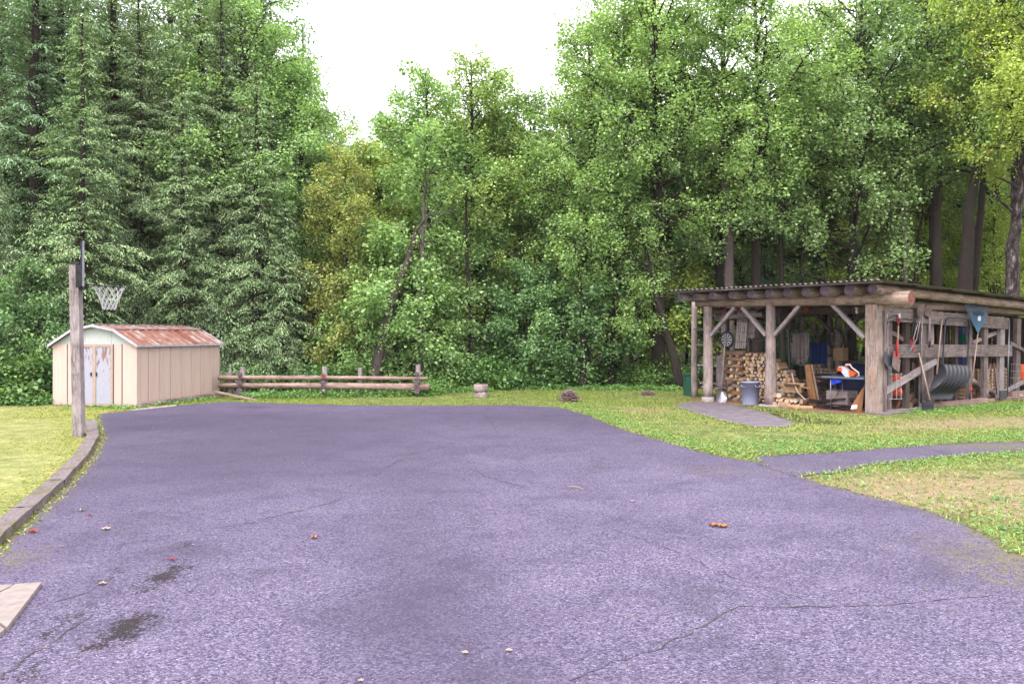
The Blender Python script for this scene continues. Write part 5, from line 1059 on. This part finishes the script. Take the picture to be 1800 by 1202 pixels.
def carton(name, c, ax, half, mat, label, cat='cardboard box', flaps=True):
    o = thing(name, c - Z * half[2], label, cat); x = Vector(ax).normalized(); y = Z.cross(x); mb = MB(); t_ = .006
    for sg in (1, -1):
        mb.box(c + x * sg * half[0], (x, y, Z), (t_, half[1], half[2])); mb.box(c + y * sg * half[1], (y, x, Z), (t_, half[0] - t_ * 1.5, half[2] - .001))
    mb.box(c - Z * (half[2] - .01), (x, y, Z), (half[0] - .01, half[1] - .01, t_)); part(o, 'body', mb, M[mat])
    if flaps:
        for sg in (1, -1):
            mb = MB(); e = c + x * sg * (half[0] + .002) + Z * half[2]; d = (x * sg + Z * (.25 if sg > 0 else -.15)).normalized(); mb.box(e + d * .1, (d, y, d.cross(y)), (.1, half[1], .003)); part(o, 'flap', mb, M[mat])
            mb = MB(); e = c + y * sg * (half[1] + .002) + Z * half[2]; d = (y * sg * .5 - x * .0 + Z * .3).normalized(); mb.box(e + d * .08, (d, x, d.cross(x)), (.08, half[0] * .95, .003)); part(o, 'flap', mb, M[mat])
    else: mb = MB(); mb.box(c + Z * (half[2] - .004), (x, y, Z), (half[0] - .01, half[1] - .01, t_)); part(o, 'lid', mb, M[mat])
    return o
carton('cardboard_box', S(.25, vfront(1396, .25), .44), V - U * .3, (.20, .11, .07), 'card', 'open tan cardboard box tipped on the low log stack')
carton('cardboard_box', S(.55, vfront(1478, .5), .26), V, (.27, .22, .20), 'paper', 'scuffed pale closed box under the folding table', flaps=False)
carton('cardboard_box', S(2.6, vfront(1478, 2.6), 1.28), V, (.14, .12, .17), 'card', 'small brown carton on top of the rear woodpile', flaps=False)
# flat cardboard sheet leaning on the corner post
A = Fp(1494, 741, -.25); o = thing('cardboard_sheet', A, 'large brown cardboard sheet leaning against the corner post', 'cardboard sheet')
P4 = [Fp(1494, 741, -.25), Fp(1513, 737, -.05), Fp(1520, 676, .1), Fp(1497, 712, -.15)]; mb = MB(); mb.add([p for p in P4] + [p + U * .012 for p in P4], [(0, 1, 2, 3), (7, 6, 5, 4), (0, 4, 5, 1), (1, 5, 6, 2), (2, 6, 7, 3), (3, 7, 4, 0)]); part(o, 'sheet', mb, M['cardd'])
L4 = [Fp(1496, 719, -.24), Fp(1507, 718, -.19), Fp(1508, 711, -.16), Fp(1498, 712, -.21)]; mb = MB(); mb.add([p - U * .02 for p in L4], [(0, 1, 2, 3)]); part(o, 'shipping_label', mb, M['white'])
# folding table
TZ = .80; ta, tb, tc, td = S(-.05, vfront(1444, -.05), TZ), S(-.05, vfront(1518, -.05), TZ), S(.6, vfront(1518, -.05), TZ), S(.6, vfront(1444, -.05), TZ)
ft = thing('folding_table', (ta + tc) / 2 - Z * TZ, 'slate grey folding table with tubular legs just inside the woodshed', 'table')
mb = MB(); c = (ta + tc) / 2; mb.box(c, (V, U, Z), ((ta - tb).length / 2, .32, .022)); part(ft, 'tabletop', mb, M['tabletop'])
for v_ in (vfront(1458, -.05), vfront(1470, -.05) - .85):
    for u_ in (.0, .5):
        mb = MB(); mb.tube([S(u_, v_, TZ - .02), S(u_, v_, .02)], .014, 8, cap=0); part(ft, 'leg', mb, M['steel'])
    mb = MB(); mb.tube([S(-.10, v_, .015), S(.6, v_, .015)], .014, 6, cap=0); part(ft, 'foot', mb, M['dsteel'])
    mb = MB(); mb.tube([S(.25, v_, TZ - .45), S(.25, (v_ + vfront(1490, 0)) / 2, TZ - .03)], .009, 6, cap=0); part(ft, 'strut', mb, M['dsteel'])
# chainsaw
cs0 = S(.05, vfront(1488, 0), TZ + .022); cs = thing('chainsaw', cs0, 'orange and white chainsaw lying on the folding table', 'chainsaw'); X_ = -V
def pr(name, outline, mat, d=.16, y0=-.08): mb = MB(); mb.prism(outline, X_, Z, cs0 + U * y0, U * d); return part(cs, name, mb, M[mat])
k = .0135
pr('body', [(-.02, 0), (.10, 0), (.13, .05), (.02, .16), (-.08, .235), (-.18, .24), (-.19, .15), (-.12, .12)], 'white')
pr('battery', [(-.205, .13), (-.10, .13), (-.10, .22), (-.205, .22)], 'orange', .18, -.09); pr('rear_cover', [(.09, .02), (.20, .03), (.24, .08), (.16, .13), (.07, .15)], 'orange', .17, -.085)
mb = MB(); mb.tube([cs0 + X_ * x + Z * z for x, z in ((-.06, .22), (-.04, .285), (.06, .29), (.10, .22), (.19, .16), (.27, .11), (.28, .04), (.22, .01))], .017, 8, cap=0); part(cs, 'rear_handle', mb, M['white'])
mb = MB(); mb.tube([cs0 + X_ * x + Z * z + U * .0 for x, z in ((-.05, .24), (-.01, .262), (.06, .262))], .02, 8, cap=0); part(cs, 'trigger_grip', mb, M['orange'])
mb = MB(); mb.prism([(.0, -.025), (.34, -.018), (.37, 0), (.34, .018), (0, .025)], -X_ * -1, U, cs0 + Z * .03 + U * .10 + X_ * .05, Z * .006); part(cs, 'guide_bar', mb, M['steel'])
# blue cloth under the table edge
mb = MB(); A = S(-.02, vfront(1462, 0), TZ - .03)
for th in (0, .015): mb.grid(lambda s_, q: A - V * (.26 * s_) - Z * (.02 + (.13 - .08 * s_) * q) + U * (.02 * math.sin(s_ * 9) + th), 8, 4)
single('blue_cloth', mb, M['brightblue'], A, 'bright blue cloth hanging under the left end of the folding table', 'cloth')
# navy barrel with ring emblem
nb_ = S(2.0, vfront(1508, 2.0), .62); o = thing('fabric_tub', nb_ - Z * .62, 'big dark navy rounded tub with a pale ring emblem behind the table', 'tub')
mb = MB(); mb.lathe([(.001, -.62), (.46, -.6), (.52, -.3), (.52, .1), (.46, .34), (.3, .42), (.001, .44)], nb_, 26); part(o, 'tub_body', mb, M['navy'])
mb = MB(); cc = Fp(1505, 659, 1.42); mb.lathe([(.032, -.004), (.032, .004), (.056, .004), (.056, -.004)], cc, 20, axis=-U, smooth=False); part(o, 'ring_emblem', mb, M['white'])
# bulb
lb = Fp(1506, 542, .25); o = thing('light_bulb', lb, 'unlit bare bulb in a white socket under the front beam', 'light bulb'); mb = MB(); mb.lathe([(.001, -.13), (.028, -.11), (.034, -.075), (.02, -.03)], lb, 12); part(o, 'bulb', mb, M['white']); mb = MB(); mb.lathe([(.022, -.03), (.024, .0), (.05, .01), (.05, .03)], lb, 12); part(o, 'socket', mb, M['white'])
# green bin at the left end
gb = gd(1208, 697); mb = MB(); mb.box(gb + Z * .31, (Z, Vector((1, 0, 0)), Vector((0, 1, 0))), (.29, .075, .2), taper=1.06); o = thing('storage_bin', gb, 'narrow dark green plastic bin at the left end of the woodshed', 'bin'); part(o, 'body', mb, M['green']); mb = MB(); mb.box(gb + Z * .635, (Z, Vector((1, 0, 0)), Vector((0, 1, 0))), (.015, .09, .22)); part(o, 'lid', mb, M['green'])
# lumber on the left rack
k = 0
for z, n, ln in ((.36, 3, .9), (.46, 3, .8), (.95, 2, .7), (1.04, 1, .7), (1.52, 1, .8), (1.95, 1, .7)):
    for j in range(n):
        k += 1; u_ = .2 + j * .14; mb = MB(); A = S(u_ + .25, 5.30 + rnd.uniform(-.15, .15), z); mb.beam(A, S(u_ + rnd.uniform(-.05, .05), 5.5 - ln - rnd.uniform(0, .3), z), .11, .035, side=U); single('lumber_board', mb, M[rnd.choice(['greyplank', 'plank', 'greyplank'])], A, 'weathered board lying on the rack between the two left posts', 'board', 'boards on the left rack')
# hoses, crates and odd stock in the dark interior
for px, py, u_, rr_, m_, lab in ((1468, 596, 2.9, .24, 'black', 'black hose coil hanging on the inner post'), (1437, 575, 2.9, .17, 'handle', 'pale rope coil hanging high inside the woodshed'), (1480, 570, 2.9, .20, 'green', 'green hose coil hanging high behind the right bay')):
    c = Fp(px, py, u_); mb = MB()
    for k in range(5): mb.tube([c + V * math.cos(a) * rr_ * (1 - .04 * k) + Z * math.sin(a) * rr_ * (1.15 + .03 * k) + U * .02 * k for a in [2 * math.pi * i / 22 for i in range(23)]], .012, 5)
    single('hose_coil', mb, M[m_], c, lab, 'hose' if 'hose' in lab else 'rope')
for px, py, u_, hx, hz, m_, lab in ((1447, 668, 2.8, .20, .16, 'plankd', 'dark wooden crate behind the bark heap'), (1385, 560, 1.8, .16, .30, 'plankd', 'dark board bundle hung behind the middle post'), (1338, 596, 1.9, .26, .05, 'plank', 'dusty plank end above the tall woodpile')):
    c = Fp(px, py, u_); mb = MB()
    for q in range(4): mb.box(c + Z * hz * (q - 1.5) * .5, (V, U, Z), (hx, .12 - .01 * (q % 2), hz * .235))
    single('wooden_crate' if hx < .22 and hz < .2 else 'board_bundle', mb, M[m_], c, lab, 'crate' if 'crate' in lab else 'boards')
for k, (px, top, u_) in enumerate(((1385, 560, 4.4), (1435, 570, 4.0), (1462, 560, 5.0), (1490, 575, 4.4))):
    a = Fp(px, top, u_); mb = MB(); mb.tube([a, Vector((a.x + .1, a.y, .05))], .03, 6, cap=0); single('stored_pole', mb, M['plank'], Vector((a.x + .1, a.y, 0)), ['thin pole standing inside behind the middle post', 'thin pole standing inside before the blue tarpaulin', 'thin pole standing in the dark right of the tarpaulin', 'thin pole standing in the dark behind the chainsaw'][k], 'pole')
# ------------------------------------------------------------------ tools on the tool wall
def T(px, py, off=.2): return Wp(px, py, off)
def dhandle(root, top, ax, w_=.06, mat='red'):
    mb = MB(); s_ = U; mb.tube([top + ax * .14, top + ax * .09 + s_ * w_ * .8, top + s_ * w_, top - s_ * w_, top + ax * .09 - s_ * w_ * .8, top + ax * .14], .013, 7); part(root, 'grip', mb, M[mat])
def blade(root, name, top, ax, w_, L, mat, curl=.05, fan=1.0, pointed=False):
    mb = MB(); ax = Vector(ax).normalized(); s_ = (U - ax * U.dot(ax)).normalized(); nn = ax.cross(s_)
    def fn(a, q):
        wd = w_ * (fan + (1 - fan) * a)
        if pointed: wd = w_ * math.sqrt(max(.02, 1 - (max(0, a - .35) / .65) ** 2)) * min(1, .55 + a * 1.6)
        return top + ax * L * a + s_ * (q - .5) * wd + nn * curl * ((2 * q - 1) ** 2) + nn * curl * .6 * a
    mb.grid(fn, 8, 8); mb.grid(lambda a, q: fn(a, q) + nn * .006, 8, 8); part(root, name, mb, M[mat])
def tool(name, pts, r_, label, cat, mat='handle'):
    o = thing(name, pts[-1], label, cat, None); mb = MB(); mb.tube(pts, r_, 8, cap=0); part(o, 'handle', mb, M[mat]); return o
t1 = tool('spade', [T(1560, 572), T(1560, 605), T(1561, 620), T(1565, 628)], .017, 'long dark square bladed spade hanging furthest left on the tool wall', 'spade', 'greyplank'); dhandle(t1, T(1560, 563), -Z, mat='steel')
blade(t1, 'blade', T(1563, 626, .24), (T(1550, 650, .3) - T(1563, 626, .24)), .36, .32, 'black', .03)
t2 = tool('shovel', [T(1579, 572), T(1578, 600), T(1577, 622)], .018, 'red D handled shovel with muddy square blade on the tool wall', 'shovel'); dhandle(t2, T(1579, 559), -Z)
mb = MB(); mb.tube([T(1577, 598, .21), T(1576, 626, .21)], .026, 8, cap=0); part(t2, 'socket', mb, M['red']); blade(t2, 'shoulder', T(1575, 619, .2), T(1570, 640, .2) - T(1575, 619, .2), .28, .28, 'red', .02)
blade(t2, 'blade', T(1574, 626, .27), T(1570, 650, .32) - T(1574, 626, .27), .33, .34, 'rustblade', .03)
# hanging loppers / shears
for k, (x0, x1, yb, lab) in enumerate(((1608, 1601, 618, 'grey handled hedge shears hanging left of the round shovels'), (1616, 1603, 616, 'longer hedge shears crossing just right of the first pair'))):
    o = thing('hedge_shears', T(x1, yb, .2 + .04 * k), lab, 'shears')
    for dx, nm in ((-3, 'arm'), (3, 'arm')):
        mb = MB(); mb.tube([T(x0 + dx * .4, 562, .2 + .04 * k), T(x0 + (x1 - x0) * .6 + dx, 596, .2 + .04 * k)], .014, 6, cap=0); part(o, nm, mb, M['black'] if k == 0 else M['greyplank'])
        mb = MB(); mb.beam(T(x0 + (x1 - x0) * .6 + dx, 596, .2 + .04 * k), T(x1 - dx * 1.1, yb, .2 + .04 * k), .012, .035, side=V); part(o, 'shear_blade', mb, M['red'] if dx < 0 else M['steel'])
# round point shovels hung blade up
for x0, xb, yb, y2, lab in ((1616, 1627, 535, 678, 'round point shovel hung blade up with long grey handle'), (1631, 1640, 533, 600, 'second round point shovel hung blade up, tucked behind the first')):
    o = tool('round_shovel', [T(xb - 6, 556, .26 if x0 == 1616 else .2), T((xb + x0) / 2 - 2, 600, .2), T(x0 + (4 if y2 > 650 else 0), y2, .16)], .019, lab, 'shovel', 'greyplank')
    off = .30 if x0 == 1616 else .22; blade(o, 'blade', T(xb - 8, 558, off), T(xb + 4, yb - 6, off + .05) - T(xb - 8, 558, off), .36, .36, 'rustblade', .05, pointed=True)
    mb = MB(); mb.tube([T(x0 + 4, y2 - 4, .17), T(x0 + 3, y2 + (30 if y2 > 650 else 10), .16)], .022, 8, cap=0); part(o, 'end_grip', mb, M['black'])
o = tool('push_broom', [T(1615, 620, .2), T(1635, 704, .55)], .019, 'short pale handled scraper leaning with its black head on the ground', 'scraper')
mb = MB(); c = T(1631, 713, .58); mb.box(c, (Vector((1, .1, .05)), Vector((0, 1, 0)), Z), (.135, .02, .085)); mb.box(c + Z * .03 - Vector((0, .025, 0)), (Vector((1, .1, .05)), Vector((0, 1, 0)), Z), (.12, .008, .02)); part(o, 'head', mb, M['black'])
o = tool('snow_pusher', [T(1656, 560, .22), T(1645, 674, .3)], .018, 'pale wooden handle hung just left of the black snow scoop', 'tool'); mb = MB(); mb.tube([T(1645.5, 672, .3), T(1642, 686, .3)], .026, 8, cap=0); part(o, 'grip', mb, M['black'])
# snow scoop
o = thing('snow_scoop', T(1665, 700, .4), 'large black ribbed plastic snow scoop hanging by its looped steel handle', 'snow scoop')
mb = MB(); mb.tube([T(1657, 640, .3), T(1661, 575, .26), T(1663, 562, .25), T(1668, 558, .25), T(1694, 559, .25), T(1702, 562, .25), T(1705, 572, .25), T(1703, 600, .27), T(1700, 645, .3)], .021, 8); part(o, 'loop_handle', mb, M['black'])
tl, tr_ = T(1658, 640, .34), T(1700, 642, .34); bl, br = T(1634, 702, .42), T(1680, 702, .50)
def scoopf(a, q, lift=0):
    # a: top -> bottom, q: left -> right; shell bulging to the viewer, ribs across the width
    bx = tl.lerp(tr_, q); cx = bl.lerp(br, q); p = bx.lerp(cx, a); p = p + U * .10 * math.sin(math.pi * min(1, a * 1.05)) * 1.0 - V * (.13 * math.sin(math.pi * min(1, a * 1.25)) ** .8 - .10 * a)
    rib = .045 * (.5 + .5 * math.sin((q + a * .12) * math.pi * 2 * 6)) ** 2; return p - V * (rib * math.sin(math.pi * min(1, a * 1.2 + .05)) + lift)
mb = MB(); mb.grid(lambda a, q: scoopf(a, q), 14, 60); mb.grid(lambda a, q: scoopf(a, q, -.02), 14, 12)
part(o, 'scoop_shell', mb, M['scoop'])
for q_ in (0, 1):
    mb = MB(); top_ = tl.lerp(tr_, q_); bot_ = bl.lerp(br, q_); n_ = 12; arc = [scoopf(i / n_, q_) for i in range(n_ + 1)]; ctr = [top_.lerp(bot_, i / n_) + V * .10 for i in range(n_ + 1)]
    mb.add(arc + ctr, [(i, i + 1, i + 2 + n_, i + 1 + n_) for i in range(n_)]); part(o, 'scoop_side', mb, M['scoop'])
# leaf rake, head up
o = tool('leaf_rake', [T(1719, 586, .26), T(1707, 682, .3)], .017, 'blue plastic fan leaf rake hung head up with pale handle', 'rake'); mb = MB(); mb.tube([T(1707.2, 680, .3), T(1706, 690, .3)], .022, 8, cap=0); part(o, 'red_ferrule', mb, M['red']); mb = MB(); mb.tube([T(1706, 690, .3), T(1704.5, 702, .3)], .023, 8, cap=0); part(o, 'grip', mb, M['black'])
apex = T(1719, 588, .27)
for k in range(19):
    q = k / 18; a0 = apex + (T(1722, 575, .27) - apex) * .1; e = T(1694 + 48 * q, 532 + 2 * math.sin(q * 3.14), .30); mb = MB(); mb.beam(a0, e, .006, .016, side=V); mb.beam(e, e + Z * .0 - V * .06, .006, .016, side=U); part(o, 'tine', mb, M['rake'])
mb = MB(); w0 = [T(1719, 586, .275), T(1708, 560, .285), T(1713, 556, .285), T(1721, 554, .285), T(1729, 557, .285), T(1733, 561, .285)]; mb.add(w0 + [p + V * .01 for p in w0], [(0, 1, 2, 3, 4, 5), (11, 10, 9, 8, 7, 6)] + [(i, i + 6, (i + 1) % 6 + 6, (i + 1) % 6) for i in range(6)]); part(o, 'fan_web', mb, M['rake'])
mb = MB(); w1 = [T(1719, 564, .30), T(1724, 564, .30), T(1724.5, 557, .30), T(1721.5, 555, .30), T(1718.5, 558, .30)]; mb.add(w1, [(0, 1, 2, 3, 4)]); part(o, 'sticker', mb, M['white'])
rod('metal_pipe', [T(1774, 563, .2), T(1771, 690, .3)], .018, 'steel', T(1771, 690, .3), 'thin grey metal pole standing against the pale stud', 'pole')
mb = MB(); mb.box(T(1763, 694, .3), (U, V, Z), (.20, .015, .12)); o = thing('floor_scraper', T(1763, 700, .3), 'black rectangular scraper head standing on the sill near the metal pole', 'scraper'); part(o, 'head', mb, M['black']); mb = MB(); mb.tube([T(1752, 693, .27), T(1748, 640, .2)], .017, 6, cap=0); part(o, 'handle', mb, M['plankd'])
# basketballs in wire rack
o = thing('wire_rack', T(1576, 700, .0), 'white wire rack on the tool wall holding two orange balls', 'rack')
for px in (1568, 1576, 1584): mb = MB(); mb.tube([T(px, 655, .13), T(px, 701, .13)], .006, 5); part(o, 'wire', mb, M['white'])
for py in (658, 701): mb = MB(); mb.tube([T(1563, py, .13), T(1586, py, .13)], .006, 5); part(o, 'wire', mb, M['white'])
for py, lab in ((668, 'upper orange basketball in the wire rack'), (689, 'lower orange basketball in the wire rack')):
    c = T(1576.5, py, -.02); k_ = .125; mb = MB(); mb.lathe([(max(.001, k_ * math.sin(a)), -k_ * math.cos(a)) for a in [math.pi * i / 12 for i in range(13)]], c, 20); b_ = thing('basketball', c - Z * k_, lab, 'basketball', 'basketballs in the rack'); part(b_, 'ball', mb, M['ball'])
    mb = MB()
    for ax_ in ((1, 0, 0), (0, 0, 1), (.7, 0, .7)): a_ = Vector(ax_).orthogonal().normalized(); c_ = Vector(ax_).normalized().cross(a_); mb.tube([c + (a_ * math.cos(q) + c_ * math.sin(q)) * (k_ + .0005) for q in [2 * math.pi * i / 20 for i in range(21)]], .0035, 4)
    part(b_, 'seam', mb, M['black'])
# boards and buckets behind the studs
for k, (a, b, w_, m_) in enumerate([((1738, 690), (1748, 640), .14, 'cedar'), ((1731, 680), (1741, 640), .10, 'fence'), ((1605, 665), (1607, 640), .16, 'card'), ((1713, 700), (1716, 678), .16, 'cedar'), ((1550, 722), (1551, 655), .16, 'concrete'), ((1575, 722), (1582, 705), .10, 'cedar'), ((1612, 700), (1614, 660), .3, 'plankd')]):
    mb = MB(); mb.beam(Wp(*a, -.35), Wp(*b, -.45), .03, w_, side=V); single('leaning_board', mb, M[m_], Wp(*a, -.35), ['orange board leaning behind the pale stud', 'brown board beside the orange one behind the pale stud', 'tan block standing behind the diagonal brace', 'short orange plank end low behind the rake handle', 'pale grey board right behind the corner post', 'short orange stick under the ball rack', 'wide dark board behind the round shovel handle'][k], 'board', 'boards behind the tool wall')
c = Wp(1696, 600, -.7); mb = MB(); mb.lathe([(.22, -.02), (.16, .20), (.001, .21)], c, 18); single('green_tub', mb, M['lime'], c, 'upturned bright green tub on a shelf behind the scoop handle', 'tub')
mb = MB(); mb.beam(Wp(1600, 606, -.75), Wp(1730, 606, -.75), .4, .04, side=V); part(ws, 'shelf', mb, M['plankd'])
c = Wp(1793, 655, -.3); mb = MB(); mb.lathe([(.10, -.35), (.13, -.33), (.14, .2), (.10, .25), (.001, .26)], c, 16); single('fuel_can', mb, M['orange'], c, 'orange red can behind the wire mesh at the right edge', 'can')
mb = MB()
for i in range(5): mb.tube([Wp(1778 + i * 8, 640, .02), Wp(1776 + i * 8, 690, .02)], .005, 4)
for i in range(5): mb.tube([Wp(1776, 640 + i * 12, .02), Wp(1812, 641 + i * 11, .02)], .005, 4)
single('wire_mesh', mb, M['steel'], Wp(1780, 690, .02), 'grey wire mesh panel leaning at the right end of the tool wall', 'wire mesh')
rr = random.Random(8); mb = MB()
for k in range(60):
    c = T(1795 + rr.uniform(-9, 14), 708, .45) ; c.z = .05 + rr.random() * .1; c += Vector((0, rr.uniform(-.2, .2), 0)); a = rr.uniform(0, 6); d = Vector((math.cos(a), math.sin(a), rr.uniform(-.3, .5))) * .05; e = Vector((-math.sin(a), math.cos(a), rr.uniform(-.2, .4))) * .03; mb.add([c - d, c + e, c + d, c - e], [(0, 1, 2, 3)])
o = single('dry_leaf_pile', mb, LP, T(1795, 708, .4), 'small drift of pinkish dead leaves by the sill at the right edge', 'leaf pile'); o['kind'] = 'stuff'
# boxes and dark clutter at the back
for k, (px, py, u_, hx, hz, m_, lab) in enumerate([(1500, 640, 3.6, .5, .10, 'plank', 'long board on the rear shelf above the navy tub'), (1470, 625, 3.9, .25, .04, 'plank', 'short board across the rear studs')]):
    c = Fp(px, py, u_); mb = MB(); mb.box(c, (V, U, Z), (hx, .1, hz)); single('stored_board', mb, M[m_], c, lab, 'board')
print('firewood logs', nfw)
